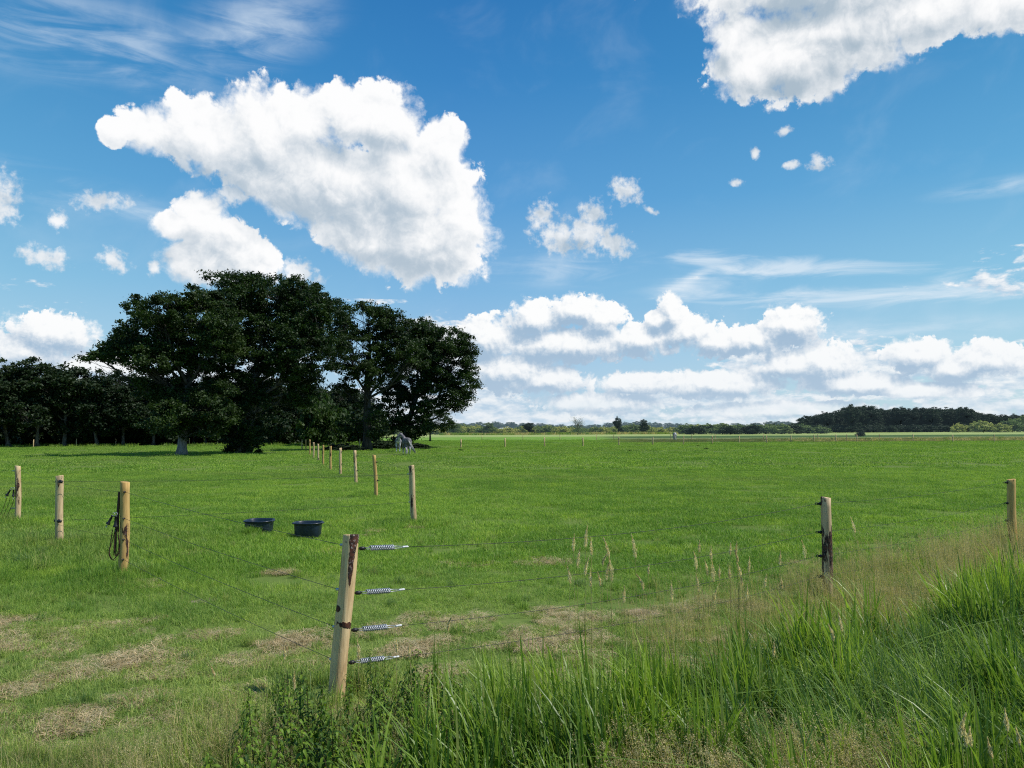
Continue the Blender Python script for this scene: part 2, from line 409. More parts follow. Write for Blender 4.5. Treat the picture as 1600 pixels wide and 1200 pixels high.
LEAN1 = (at(549, 835, ground(526, 1090).y).x - ground(526, 1090).x) / at(549, 835, ground(526, 1090).y).z
def post_material(name, wood_a, wood_b, bark=.5, near=False, barkcol=(.10, .035, .02), dark=(.02, .013, .010)):
    m, t, o = mat_new(name)
    q = objco(t); x, y, z = sep(t, q)
    r = objrand(t)
    q = vadd(t, q, comb(t, r * 7, r * 11, r * 3))
    grain = noise(t, mapping(t, q, scale=(1, 1, 14)), 60, 4, .6)
    fib = noise(t, mapping(t, q, scale=(1, 1, 10)), 18, 3, .5)
    c = mixc(t, (grain * .5 + fib * .5).ss(.3, .7), wood_a, wood_b)
    stain = noise(t, mapping(t, q, scale=(1, 1, 3)), 9, 4, .6)
    c = mixc(t, stain.ss(.55, .75) * .55, c, (.20, .10, .04))
    knots = noise(t, mapping(t, q, scale=(1, 1, 1.2)), 22, 2, .5)
    c = mixc(t, knots.ss(.70, .76) * .8, c, (.06, .03, .02))
    bk = noise(t, mapping(t, q, scale=(1, 1, 4.5)), 7.5, 5, .62)
    bmask = bk.ss(1 - bark, 1 - bark + .035)
    if near:
        # a long bark scar down from the top on the right-hand face, a dark band half-way, one drying crack
        nn = noise(t, mapping(t, q, scale=(1, 1, 2.5)), 14, 4, .6)
        x = x - z * LEAN1
        wid = z.lin(.82, 1.33, -.008, .045)
        scar = (wid * .85 - (x - .034)._m('ABSOLUTE') + (nn - .5) * .07).ss(0, .004) * z.ss(.80, .84)
        scar = scar + (x.ss(-.058, -.064) * z.ss(.96, 1.0) * z.ss(1.16, 1.1))
        ctr = .60 - (x * .34)
        band = (.020 - (z - ctr)._m('ABSOLUTE') + (nn - .5) * .10) .mn((x + .05) * .5).ss(0, .006)
        blot = (.03 - length(t, vadd(t, comb(t, x, z, 0), (-.048, .72, 0), 'SUBTRACT')) + (nn - .5) * .02).ss(0, .005)
        bmask = (bmask * .0 + scar + band + blot).clamp()
        crack = (.0016 - (x - .004 - (fib - .5) * .006)._m('ABSOLUTE')).ss(0, .0012) * z.ss(1.05, .9)
        c = mixc(t, crack, c, (.03, .015, .01))
    bc = mixc(t, noise(t, q, 30, 4, .6).ss(.35, .65), dark, barkcol)
    lich = noise(t, q, 45, 4, .7).ss(.56, .62) * (z.ss(.9, 1.2) if near else 0.35)
    bc = mixc(t, lich * .75, bc, (.42, .36, .33))
    c = mixc(t, bmask, c, bc)
    g = z.ss(.35, 0.0) * noise(t, q, 14, 3).ss(.3, .7)
    c = mixc(t, g * .35, c, (.10, .09, .05))
    principled(t, o, c, .85, (grain * .6 + bmask * .8 + fib * .4), .8)
    return m
M_post = post_material('peeled_post_wood', (.42, .28, .14), (.68, .51, .30), .43)
M_posty = post_material('yellow_post_wood', (.38, .22, .07), (.60, .40, .15), .40)
M_postd = post_material('bark_covered_post_wood', (.42, .28, .15), (.68, .50, .32), .53, barkcol=(.11, .05, .03), dark=(.012, .009, .009))
M_postn = post_material('corner_post_wood', (.50, .32, .15), (.78, .57, .32), .2, near=True)
def simple(name, col, rough=.5, metal=0.0, spec=.4, var=.25, scale=40):
    m, t, o = mat_new(name); q = objco(t); n = noise(t, q, scale, 4, .6)
    c = mixc(t, n.ss(.3, .7), tuple(v * (1 - var) for v in col), tuple(min(1, v * (1 + var)) for v in col))
    r = noise(t, q, scale * .5, 3).lin(0, 1, rough * .75, min(1, rough * 1.25))
    principled(t, o, c, r, n, .15, metal, spec)
    return m
M_ins = simple('black_plastic', (.012, .012, .014), .45)
M_steel = simple('galvanised_steel', (.40, .42, .45), .5, .6)
M_wire = simple('dark_wire', (.03, .033, .032), .55, .3)
M_tub = simple('blue_black_rubber', (.010, .020, .036), .42, 0, .5, .3, 9)
M_cord = simple('brown_cord', (.055, .022, .014), .8)
M_white = simple('white_plastic', (.7, .7, .7), .5)
M_horse, _t, _o = mat_new('grey_horse_coat')
_q = objco(_t); _n = noise(_t, _q, 2.2, 4, .6); _n2 = noise(_t, _q, 9, 3, .6)
_x, _y, _z = sep(_t, _q)
_c = mixc(_t, (_n * .55 + _n2 * .3 + _z.ss(.9, .2) * .25).ss(.36, .68), (.09, .085, .10), (.40, .38, .38))
principled(_t, _o, _c, .75)
M_horsew, _t, _o = mat_new('pale_horse_coat')
_q = objco(_t); _n = noise(_t, _q, 2.6, 4, .6)
principled(_t, _o, mixc(_t, _n.ss(.4, .62), (.10, .10, .12), (.55, .54, .57)), .75)
M_hoof = simple('dark_hoof', (.05, .045, .04), .6)
M_mane = simple('pale_mane', (.40, .38, .36), .7)

# ------------------------------------------------------------------ fence posts
def post_mesh(H, lean, r=.065, rings=14, sides=14, seed=0, taper=.06):
    rng = np.random.default_rng(seed); mb = MB()
    z = np.concatenate([np.linspace(-.15, H - .008, rings), [H]])
    cx = lean * z / H + .006 * np.sin(z * 5 + seed); cy = .006 * np.cos(z * 4 + seed * 2)
    cx -= np.interp(0, z, cx); cy -= np.interp(0, z, cy)
    rr = r * (1 + taper * (1 - z / H)); rr[-1] *= .94
    th = np.arange(sides) * 2 * PI / sides
    prof = 1 + .06 * np.sin(2 * th + seed) + .035 * np.sin(3 * th + 2 * seed)
    R_ = rr[:, None] * prof[None] * (1 + rng.uniform(-.018, .018, (len(z), sides)))
    V = np.stack([cx[:, None] + R_ * np.cos(th), cy[:, None] + R_ * np.sin(th), np.repeat(z[:, None], sides, 1)], -1)
    V[-1, :, 2] += .01 * np.sin(th + seed)
    m = len(z); V = V.reshape(-1, 3)
    i = np.arange(m - 1)[:, None] * sides; j = np.arange(sides)[None]; j2 = (j + 1) % sides
    mb.add(V, np.stack([i + j, i + j2, i + sides + j2, i + sides + j], -1).reshape(-1, 4))
    c = mb.n; mb.V.append(np.array([[cx[-1], cy[-1], H + .002]])); mb.n += 1
    b = (m - 1) * sides; mb.F3.append(np.stack([np.full(sides, c), b + np.arange(sides), b + (np.arange(sides) + 1) % sides], -1))
    return mb.mesh('post')
def ins_mesh(vec):
    "ring insulator on a screw: from the post centre outwards along vec"
    v = np.array(vec, float); v /= np.linalg.norm(v); mb = MB()
    d = np.array([.058, .066, .066, .078, .080, .094, .096, .106]); rr = np.array([.006, .006, .020, .024, .012, .012, .018, .010])
    mb.tube(v[None] * d[:, None], rr, 10)
    th = np.linspace(0, 2 * PI, 11); c = v * .118
    mb.tube(np.stack([c[0] + v[0] * .014 * np.cos(th), c[1] + v[1] * .014 * np.cos(th), c[2] + .014 * np.sin(th)], -1), .005, 6, cap=False)
    return mb.mesh('insulator')
def make_post(px, py, ptx, pty, label, mat, seed, r=.065, group=None, ins=(), insdir=(-1, 0, 0), cat='fence post', name='fence_post'):
    b = ground(px, py); tp = at(ptx, pty, b.y)
    H = tp.z; lean = tp.x - b.x
    o = link(name, post_mesh(H, lean, r, seed=seed), mat, loc=b, smooth=True)
    o.data.polygons.foreach_set('use_smooth', [True] * len(o.data.polygons))
    tag(o, label, cat, group)
    im = ins_mesh(insdir) if ins else None
    for z in ins:
        link('insulator', im, M_ins, o, (lean * z / H, 0, z), smooth=True)
    return o, b, lean, H
WH = (1.20, .84, .54, .28, .07)
P1 = make_post(526, 1090, 549, 835, 'near corner post of pale peeled wood with bark scars and four springs', M_postn, 3)
P2 = make_post(1293, 936, 1290, 777, 'weathered post half covered in black bark, left of the tall grass bank', M_postd, 5, ins=WH)
P3 = make_post(1584, 862, 1580, 749, 'yellow-brown post at the right edge, rising from tall dry grass', M_posty, 8, ins=WH)
P4 = make_post(192, 903, 195.5, 753, 'yellowish gate post with black gate handles and brown cord hanging on it', M_posty, 11, r=.068)
P5 = make_post(93, 852, 93, 743, 'pale post with big black insulators, between the gate post and the leftmost post', M_post, 14)
P6 = make_post(28, 817, 27.5, 728, 'leftmost pale post with a dangling bundle of gate handles', M_post, 17)
P7 = make_post(647, 818, 643, 727, 'thin pale post right of the two tubs, nearest post of the receding row', M_post, 21)
rowspec = [(588,777,584.5,711,'yellow kinked post, second nearest of the receding row'),(556,756,554.5,704,'pale post with dark knots, third nearest of the receding row'),
           (532,742,532,700,'fourth nearest post of the receding row'),(516.5,735,516.5,697,'fifth nearest post of the receding row'),(505,727,505,695.5,'sixth nearest post of the receding row'),
           (497.5,721,497,693.5,'seventh nearest post of the receding row'),(490,716,490,691,'eighth nearest post of the receding row'),(484,711,484,687,'thick post, ninth nearest of the receding row'),
           (478,705,478,686.5,'tenth nearest post of the receding row, in front of the wood'),(472,704,472,687,'farthest post of the receding row, in front of the wood')]
rowposts = [P7]
for k, (a, b, c, d, lab) in enumerate(rowspec):
    rowposts.append(make_post(a, b, c, d, lab, (M_posty, M_post, M_post, M_posty)[k % 4], 30 + k, r=.062, group='posts of the receding row', ins=(1.15, .55) if k < 3 else (), insdir=(1, -.3, 0)))
# the wooded paddock's edge and the far fence
fm = [post_mesh(1.22, .02, .07, 3, 6, seed=s) for s in range(4)]
leftfar = [(52,699,'leftmost small post in front of the dark wood'),(119,698,'small post in front of the dark wood, second from the left edge'),(181,697,'small post in front of the leaning trunk in the wood'),(239,696.5,'small post just left of the left oak trunk'),(296,696,'small post just right of the left oak trunk'),(439,695,'small post before the wood, left of the receding row'),(526,694,'small post before the wood, above the receding row'),(562,700.5,'small pale post just left of the third oak trunk'),(613,688,'small pale post in the sunny gap left of the horses')]
farr = [(720,700.5),(789,699.5),(851,698.5),(911,697.5),(967,696.5),(1020,695.5),(1068,694.5),(1113,694),(1155,692.8),(1198,693),(1236,691.5),(1272,690.5),(1306,690.3),(1339,690),(1427,690),(1489,690.5),(1554,691)]
farb = [(753,688,),(817,687),(875,687.5),(932,687),(959,687),(1048,687),(1081,687),(1117.5,687),(1193,688),(1278,688),(1323,688.5),(1374,688)]
farpts = []
for k, (x, y, lab) in enumerate(leftfar):
    o = link('fence_post', fm[k % 4], M_post, loc=ground(x, y), smooth=True); o.rotation_euler.z = k
    tag(o, lab, 'fence post', 'small posts in front of the left wood')
for k, (x, y) in enumerate(farr):
    o = link('fence_post', fm[k % 4], M_posty if k % 3 else M_post, loc=ground(x, y), smooth=True); o.rotation_euler.z = k; o.scale = (1.1, 1.1, .95 + .1 * ((k * 7) % 5) / 5)
    farpts.append(ground(x, y))
    tag(o, 'small pale fence post in the long line crossing the far side of the pasture', 'fence post', 'far fence posts across the pasture')
for k, (x, y) in enumerate(farb):
    o = link('fence_post', fm[k % 4], M_post, loc=ground(x, y), smooth=True); o.rotation_euler.z = k; o.scale = (.9, .9, .95)
    tag(o, 'tiny fence post behind the long far fence line, in front of the ditch', 'fence post', 'tiny posts behind the far fence line')

# ------------------------------------------------------------------ wires
def wire(a, b, sag, r, label, name='fence_wire', mat=None, n=24, group=None):
    a = Vector(a); b = Vector(b); s = np.linspace(0, 1, n)[:, None]
    pts = np.array(a)[None] * (1 - s) + np.array(b)[None] * s
    pts[:, 2] -= sag * 4 * s[:, 0] * (1 - s[:, 0])
    o0 = pts[0].copy(); mb = MB(); mb.tube(pts - o0, r, 5)
    o = link(name, mb.mesh('wire'), mat or M_wire, loc=o0, smooth=True)
    return tag(o, label, 'fence wire', group)
def pt(P, z, off=(0, 0, 0)):
    o, b, lean, H = P
    return Vector((b.x + lean * z / H + off[0], b.y + off[1], z + off[2]))
hn = ['top', 'second', 'third', 'fourth', 'lowest']
# springs: built once along +X, then copied with their parts
def spring_proto():
    root = thing('tension_spring', 'x', 'spring')
    mb = MB(); d = np.array([.0, .012, .014, .045, .05, .06]); rr = np.array([.010, .012, .016, .016, .010, .007])
    mb.tube(np.stack([d, d * 0, d * 0], -1), rr, 10); link('insulator', mb.mesh('insulator'), M_ins, root, smooth=True)
    mb = MB(); n = 13 * 12; s = np.linspace(0, 1, n)
    mb.tube(np.stack([.10 + .215 * s, .019 * np.cos(s * 26 * PI), .019 * np.sin(s * 26 * PI)], -1), .005, 6)
    link('coil', mb.mesh('coil'), M_steel, root, smooth=True)
    mb = MB()
    for sg in (-1, 1):
        mb.tube([(.05, 0, sg * .005), (.10, 0, sg * .009), (.33, 0, sg * .009), (.40, 0, sg * .006)], .0028, 6)
    mb.tube([(.40, 0, .006), (.408, 0, 0), (.40, 0, -.006)], .0028, 6)
    link('rod', mb.mesh('rod'), M_steel, root, smooth=True)
    mb = MB(); mb.tube([(.395, 0, 0), (.40, 0, 0), (.445, 0, .002), (.452, 0, .002)], [.005, .009, .008, .004], 8)
    link('clamp', mb.mesh('clamp'), M_white, root, smooth=True)
    return root
sp = spring_proto()
for k in range(4):
    a = pt(P1, WH[k], (.068, .02, -.01)); b = pt(P2, WH[k], (-.118, 0, 0))
    d = (b - a).normalized()
    t_ = sp if k == 0 else dup(sp, a)
    d = (b - a).normalized(); d.z -= .058; d.normalize()
    t_.location = a; t_.rotation_euler = (0, -math.asin(d.z), math.atan2(d.y, d.x))
    t_['label'] = hn[k] + ' coiled steel tension spring on the near corner post' + (', half hidden by weeds' if k == 3 else '')
    t_['group'] = 'tension springs on the corner post'
    wire(a + d * .45, b, .10, .0024, hn[k] + ' wire from the near corner post to the dark bark post', group='wires of the near fence')
for k in range(5):
    wire(pt(P2, WH[k], (-.118, 0, 0)), pt(P3, WH[k], (-.118, 0, 0)), .05, .0020, hn[k] + ' wire between the dark bark post and the right edge post', group='wires of the near fence')
GH = (1.27, .88, .57, .28)
lk_mb = MB(); lk_mb.tube([(0, 0, 0), (.03, 0, 0), (.045, 0, 0)], [.010, .014, .006], 8); lkm = lk_mb.mesh('clamp')
g_mb = MB(); g_mb.tube([(0, -.06, 0), (0, -.085, 0), (.006, -.10, 0)], [.016, .013, .006], 8); gkm = g_mb.mesh('insulator')
for k in range(4):
    a = pt(P1, WH[k] + .02, (-.07, .02, 0)); b = pt(P4, GH[k], (.04, -.07, 0))
    c = link('clamp', lkm, M_steel, P1[0], a - P1[1] - Vector((.02, 0, 0)), smooth=True)
    link('insulator', gkm, M_ins, P4[0], (P4[2] * GH[k] / P4[3] + .03, 0, GH[k]), smooth=True)
    wire(a, b, .03, .0024, hn[k] + ' wire from the gate post down to the near corner post', group='wires between gate post and corner post')
# big insulators on the pale post and its wires
bm_ = MB(); bm_.tube([(0, -.06, 0), (0, -.075, 0), (.01, -.10, 0), (.03, -.12, 0), (.06, -.12, 0), (.075, -.12, .004)], [.028, .036, .036, .022, .030, .012], 10); bim = bm_.mesh('insulator')
bm2 = MB(); bm2.tube([(-.055, 0, 0), (-.07, 0, 0), (-.10, 0, 0), (-.115, 0, 0)], [.02, .034, .034, .018], 10); bim2 = bm2.mesh('insulator')
for z in (1.22, .47):
    link('insulator', bim, M_ins, P5[0], (0.02, 0, z), smooth=True); link('insulator', bim2, M_ins, P5[0], (0, 0, z), smooth=True)
for z in (1.15, .5):
    link('clamp', lkm, M_steel, P7[0], (P7[2] * z / P7[3] - .11, -.02, z), smooth=True)
cl = bm2.mesh('insulator')
for z in (1.15, .5): link('insulator', cl, M_ins, P7[0], (P7[2] * z / P7[3] + .02, -.02, z), smooth=True).scale = (.7,) * 3
wire(pt(P5, 1.22, (.09, -.12, 0)), pt(P7, 1.15, (-.10, -.02, 0)), .04, .003, 'upper wire crossing from the pale post to the thin post by the tubs', group='wires behind the tubs')
wire(pt(P5, .49, (.09, -.12, 0)), pt(P7, .50, (-.10, -.02, 0)), .04, .003, 'lower wire crossing from the pale post to the thin post by the tubs', group='wires behind the tubs')
wire(pt(P5, 1.21, (0, -.1, 0)), pt(P4, 1.27, (-.08, 0, 0)), .02, .0022, 'upper wire from the pale post to the gate post')
wire(pt(P5, .42, (0, -.1, 0)), pt(P4, .62, (-.12, -.02, 0)), .03, .0022, 'lower brownish wire from the pale post to the gate post', mat=M_cord)
wire(pt(P6, 1.26, (.06, 0, 0)), pt(P5, 1.22, (-.1, 0, 0)), .02, .0022, 'wire from the leftmost post to the pale post')
lft = P6[1] + Vector((-9, -1.5, 0))
wire(pt(P6, 1.24, (-.2, 0, 0)), lft + Vector((0, 0, 1.2)), .02, .003, 'upper wire leaving the picture left of the leftmost post')
wire(pt(P6, .84, (-.06, 0, 0)), lft + Vector((0, 0, .8)), .02, .003, 'middle wire leaving the picture left of the leftmost post')
for z in (1.24, .35):
    cc = MB(); cc.tube([(-.06, 0, 0), (-.10, 0, 0), (-.16, 0, 0), (-.2, 0, 0)], [.006, .012, .012, .006], 8)
    link('clamp', cc.mesh('clamp'), M_steel, P6[0], (0, 0, z), smooth=True)
for zz, nm_ in ((1.15, 'upper'), (.55, 'lower')):
    mb = MB(); pts = [pt(p, zz * p[3] / 1.3, (.07, -.02, 0)) for p in rowposts]; o0 = pts[0].copy()
    mb.tube([p - o0 for p in pts], .0032, 5); o = link('fence_wire', mb.mesh('wire'), M_wire, loc=o0, smooth=True)
    tag(o, nm_ + ' wire strung along the receding row of posts', 'fence wire')
for zz, nm_ in ((1.08, 'upper'), (.6, 'lower')):
    mb = MB(); o0 = farpts[0].copy(); mb.tube([p + Vector((0, -.08, zz)) - o0 for p in farpts], .006, 4)
    o = link('fence_wire', mb.mesh('wire'), M_wire, loc=o0); tag(o, nm_ + ' wire of the long far fence line', 'fence wire')

# ------------------------------------------------------------------ gate handles and cords
def handle_parts(root):
    mb = MB(); mb.tube([(0, 0, 0), (0, 0, -.01), (0, 0, -.02), (0, 0, -.13), (0, 0, -.15), (0, 0, -.165), (0, 0, -.17)], [.02, .026, .017, .024, .036, .038, .018], 12)
    link('grip', mb.mesh('grip'), M_ins, root, smooth=True)
    th = np.linspace(-PI * .6, PI, 14); mb = MB()
    mb.tube(np.concatenate([np.stack([.022 * np.cos(th) , th * 0, .045 + .024 * np.sin(th)], -1)[::-1], [[0, 0, .02], [0, 0, 0]]]) if False else np.stack([.022 * np.cos(th), th * 0, .026 + .024 * np.sin(th)], -1), .004, 6)
    link('hook', mb.mesh('hook'), M_steel, root, smooth=True)
    for k in range(3):
        mb = MB(); mb.tube([(0, 0, -.17 - k * .022), (0, 0, -.188 - k * .022)], .009, 8)
        link('bead', mb.mesh('bead'), M_white if k % 2 == 0 else M_ins, root, smooth=True)
h1 = thing('gate_handle', 'big black gate handle hanging upright against the gate post', 'gate handle', pt(P4, .92, (-.10, -.05, 0)), 'gate handles on the gate post'); handle_parts(h1)
h1.scale = (1.0,) * 3
h2 = dup(h1, pt(P4, .925, (-.145, -.06, 0)), label='smaller slanting gate handle left of the upright one on the gate post'); h2.rotation_euler = (0, R(28), 0); h2.scale = (.85,) * 3
h3 = dup(h1, pt(P6, .80, (-.14, -.05, 0)), label='slanting gate handle hanging from the leftmost post', group='gate handles on the leftmost post'); h3.rotation_euler = (0, R(32), 0)
h4 = dup(h1, pt(P6, .80, (-.06, -.06, 0)), label='upright gate handle hanging from the leftmost post', group='gate handles on the leftmost post')
def cord(pts, r, owner, name='cord', mat=None):
    p = np.array([tuple(v) for v in pts]); m = 30                     # smooth through the points
    s = np.linspace(0, len(p) - 1, m); i = np.clip(s.astype(int), 0, len(p) - 2); f = (s - i)[:, None]
    P_ = lambda k: p[np.clip(k, 0, len(p) - 1)]
    q = .5 * ((2 * P_(i)) + (-P_(i - 1) + P_(i + 1)) * f + (2 * P_(i - 1) - 5 * P_(i) + 4 * P_(i + 1) - P_(i + 2)) * f ** 2 + (-P_(i - 1) + 3 * P_(i) - 3 * P_(i + 1) + P_(i + 2)) * f ** 3)
    o0 = q[0].copy(); mb = MB(); mb.tube(q - o0, r, 6)
    o = link(name, mb.mesh('cord'), mat or M_cord, loc=o0, smooth=True)
    o.parent = owner; o.matrix_parent_inverse = Matrix.LocRotScale(owner.location, owner.rotation_euler, owner.scale).inverted()
    return o
q4 = lambda x, z, y=-.06: pt(P4, 0, (-.08 + (x + .08) * .8, y, z))
cord([q4(-.155, .72), q4(-.19, .50), q4(-.21, .36), q4(-.15, .28), q4(-.07, .33), q4(-.03, .50), q4(-.07, .74)], .006, h2)
cord([q4(-.10, .75), q4(-.15, .56), q4(-.20, .42), q4(-.19, .34), q4(-.13, .27), q4(-.08, .28)], .005, h2)
cord([q4(-.085, .75), q4(-.03, .58), q4(-.02, .42), q4(-.06, .33), q4(-.10, .36), q4(-.11, .52), q4(-.09, .75)], .0055, h1)
for k, (x0, x1, lab) in enumerate(((-.11, -.13, 'leftmost'), (-.10, -.105, 'middle'), (-.09, -.085, 'rightmost'))):
    cord([q4(x0, .76, -.05), q4((x0 + x1) / 2, .55, -.05), q4(x1, .34, -.05)], .006, h1, mat=M_ins if k else M_cord)
cord([q4(-.078, 1.27, -.02), q4(-.088, 1.1, -.02), q4(-.098, .90, -.02), q4(-.088, .78, -.02)], .015, h1, name='strap')
cord([q4(-.062, 1.27, -.035), q4(-.068, 1.1, -.035), q4(-.072, .90, -.035), q4(-.068, .68, -.035)], .014, h1, name='strap')
q6 = lambda x, z, y=-.06: pt(P6, 0, (x, y, z))
cord([q6(-.25, .60), q6(-.31, .40), q6(-.37, .24), q6(-.45, .1)], .005, h3)
cord([q6(-.17, .62), q6(-.21, .42), q6(-.30, .22), q6(-.38, .05)], .005, h3)
cord([q6(-.07, .60), q6(-.12, .42), q6(-.19, .25), q6(-.26, .06)], .006, h4)

# ------------------------------------------------------------------ tubs
def tub_mesh(w, d, h):
    mb = MB(); N = 40; th = np.arange(N) * 2 * PI / N
    def ring(s, z):
        e = .62
        return np.stack([w / 2 * s * np.sign(np.cos(th)) * abs(np.cos(th)) ** e, d / 2 * s * np.sign(np.sin(th)) * abs(np.sin(th)) ** e, th * 0 + z], -1)
    prof = [(.0, .0), (.86, .0), (.885, .012), (.95, h * .82), (.955, h - .03), (1.03, h - .026), (1.05, h - .012), (1.03, h), (.98, h), (.93, h - .02), (.86, .03), (.8, .02), (0, .02)]
    V = np.concatenate([ring(s, z) for s, z in prof]); m = len(prof)
    i = np.arange(m - 1)[:, None] * N; j = np.arange(N)[None]; j2 = (j + 1) % N
    mb.add(V, np.stack([i + j, i + j2, i + N + j2, i + N + j], -1).reshape(-1, 4))
    return mb.mesh('tub')
def tub(px, py, lab, rz, h, w):
    b = ground(px, py); o = link('water_tub', tub_mesh(w, .5, h), M_tub, loc=b + Vector((0, .25, 0)), smooth=True); o.rotation_euler.z = rz
    for sgn in (-1, 1):
        mb = MB(); mb.tube([(sgn * (w / 2 * .99), -.07, h - .03), (sgn * (w / 2 * 1.10), -.05, h - .02), (sgn * (w / 2 * 1.10), .05, h - .02), (sgn * (w / 2 * .99), .07, h - .03)], .011, 6)
        link('handle', mb.mesh('handle'), M_tub, o, smooth=True)
    tag(o, lab, 'tub')
    return o
T1 = tub(476, 843, 'right dark blue tub, standing fully visible in the grass', .05, .32, .56)
T2 = tub(399, 836, 'left dark blue tub, partly hidden behind a tuft of grass', -.12, .29, .58); T2.rotation_euler.x = R(2)

# ------------------------------------------------------------------ horses
def skin_mesh(name, nodes, edges, sub=2, root=0, fat=1.22):
    me = bpy.data.meshes.new(name); me.from_pydata([n[0] for n in nodes], edges, [])
    ob = bpy.data.objects.new(name, me); COL.objects.link(ob)
    ob.modifiers.new('skin', 'SKIN'); ss = ob.modifiers.new('sub', 'SUBSURF'); ss.levels = sub; ss.render_levels = sub
    sv = me.skin_vertices[0].data
    for k, n in enumerate(nodes): r = n[1]; sv[k].radius = tuple(v * fat for v in r) if isinstance(r, tuple) else (r * fat, r * fat)
    sv[root].use_root = True
    dg = bpy.context.evaluated_depsgraph_get(); dg.update()
    out = bpy.data.meshes.new_from_object(ob.evaluated_get(dg)); bpy.data.objects.remove(ob); bpy.data.meshes.remove(me)
    return out
def horse(label, mat, base, rz, head='side', scale=1.0, tail='swing', step=0.0, name='horse'):
    # local: +X forward, +Y left, z up; withers about 1.6
    n = []; e = []
    def A(p, r, par=None):
        n.append((p, r)); k = len(n) - 1
        if par is not None: e.append((par, k))
        return k
    pel = A((-.55, 0, 1.26), (.27, .30)); croup = A((-.82, 0, 1.24), (.20, .25), pel); dock = A((-.96, 0, 1.22), .10, croup)
    bel = A((-.15, 0, 1.18), (.29, .31), pel); rib = A((.25, 0, 1.18), (.28, .31), bel); sho = A((.55, 0, 1.24), (.22, .28), rib); che = A((.74, 0, 1.22), (.17, .22), sho)
    if head == 'side': hd = [((.92, .05, 1.45), .155), ((1.08, .16, 1.66), .12), ((1.14, .28, 1.80), .10), ((1.15, .36, 1.80), .115), ((1.18, .52, 1.64), .085), ((1.20, .66, 1.47), .06)]
    elif head == 'low': hd = [((.98, 0, 1.30), .15), ((1.22, 0, 1.32), .12), ((1.40, .03, 1.40), .10), ((1.47, .05, 1.40), .115), ((1.58, .08, 1.22), .085), ((1.64, .10, 1.04), .06)]
    else: hd = [((.92, 0, 1.46), .155), ((1.08, 0, 1.66), .12), ((1.18, 0, 1.80), .10), ((1.26, 0, 1.80), .115), ((1.42, 0, 1.64), .085), ((1.52, 0, 1.49), .06)]
    k = che
    for p, r in hd: k = A(p, r, k)
    poll = hd[3][0]
    for s in (-1, 1):
        st = step * s
        a = A((.60, .17 * s, 1.02), (.10, .12), sho); b = A((.60 + st * .3, .18 * s, .86), (.075, .09), a); c = A((.62 + st * .6, .17 * s, .52), .052, b); d = A((.62 + st * .8, .17 * s, .45), .05, c)
        f = A((.60 + st, .17 * s, .16), .035, d); g = A((.66 + st, .17 * s, .09), .045, f)
        st = -st
        a = A((-.66, .16 * s, 1.02), (.14, .19), pel); b = A((-.58 + st * .3, .17 * s, .80), (.09, .13), a); c = A((-.78 + st * .6, .17 * s, .54), (.05, .06), b); d = A((-.80 + st * .7, .17 * s, .48), .048, c)
        f = A((-.72 + st, .17 * s, .17), .037, d); g = A((-.66 + st, .17 * s, .09), .045, f)
    root = thing(name, label, 'horse', base, rz=rz); root.scale = (scale,) * 3
    body = link('body', skin_mesh('horse_body', n, e, 2), mat, root, smooth=True)
    for s in (-1, 1):
        for xx in (.68 + step * s, -.64 - step * s):
            mb = MB(); mb.tube([(xx, .17 * s, .0), (xx - .01, .17 * s, .05), (xx - .02, .17 * s, .10)], [.065, .058, .045], 10); link('hoof', mb.mesh('hoof'), M_hoof, root, smooth=True)
        mb = MB(); px_, py_, pz_ = poll; mb.tube([(px_ - .02, py_ + .05 * s, pz_ + .08), (px_ - .02, py_ + .065 * s, pz_ + .14), (px_, py_ + .06 * s, pz_ + .21)], [.03, .032, .004], 6); link('ear', mb.mesh('ear'), mat, root, smooth=True)
    a_, b_ = np.array(hd[3][0]), np.array(hd[4][0]); cdir = (b_ - a_); ctr = a_ + cdir * .3; sdv = np.cross(cdir, (0, 0, 1)); sdv /= np.linalg.norm(sdv)
    for s in (-1, 1):
        c0 = ctr + sdv * .085 * s; ey = MB(); ey.tube([c0 - sdv * .015, c0, c0 + sdv * .015], [.012, .022, .012], 8); link('eye', ey.mesh('eye'), M_ins, root, smooth=True)
    rng = np.random.default_rng(4); mb = MB()
    for k in range(60):                                             # mane strands over the crest
        f = rng.random() * 3; i0 = int(f); f -= i0
        pth = [np.array(sho_ if False else p) for p in ([(.70, 0, 1.42)] + [h[0] for h in hd[:3]])]
        a0 = pth[i0] * (1 - f) + pth[i0 + 1] * f + np.array([-.04, 0, .13])
        sd_ = rng.choice([-1, 1]); L_ = rng.uniform(.15, .3)
        mb.tube([a0, a0 + [-.03, .07 * sd_, -L_ * .3], a0 + [-.03, .10 * sd_, -L_]], [.014, .012, .003], 4)
    link('mane', mb.mesh('mane'), M_mane, root, smooth=True)
    mb = MB()
    for k in range(60):
        j = rng.normal(0, .03, 3); tl = rng.uniform(.75, 1.0)
        if tail == 'swing': pts = [(-.97, 0, 1.24), (-1.08, -.04, 1.18), (-1.20, -.14, .95), (-1.26, -.30, .60), (-1.30, -.55, .22)]
        else: pts = [(-.97, 0, 1.24), (-1.06, 0, 1.16), (-1.10, 0, .9), (-1.10, 0, .6), (-1.08, 0, .3)]
        pts = np.array(pts); w_ = np.array([0.1, .5, 1, 1.3, 1.0])[:, None]; pts = pts + w_ * j; pts[-1] = pts[-2] + (pts[-1] - pts[-2]) * tl
        mb.tube(pts, [.02, .02, .018, .014, .004], 4)
    link('tail', mb.mesh('tail'), M_mane, root, smooth=True)
    return root
hA = ground(635, 711); hB = ground(622, 706.5)
horse('grey horse seen from behind, pale tail swung out, nearer of the pair by the oaks', M_horse, hA, R(108), 'side', 1.04, 'swing', .05)
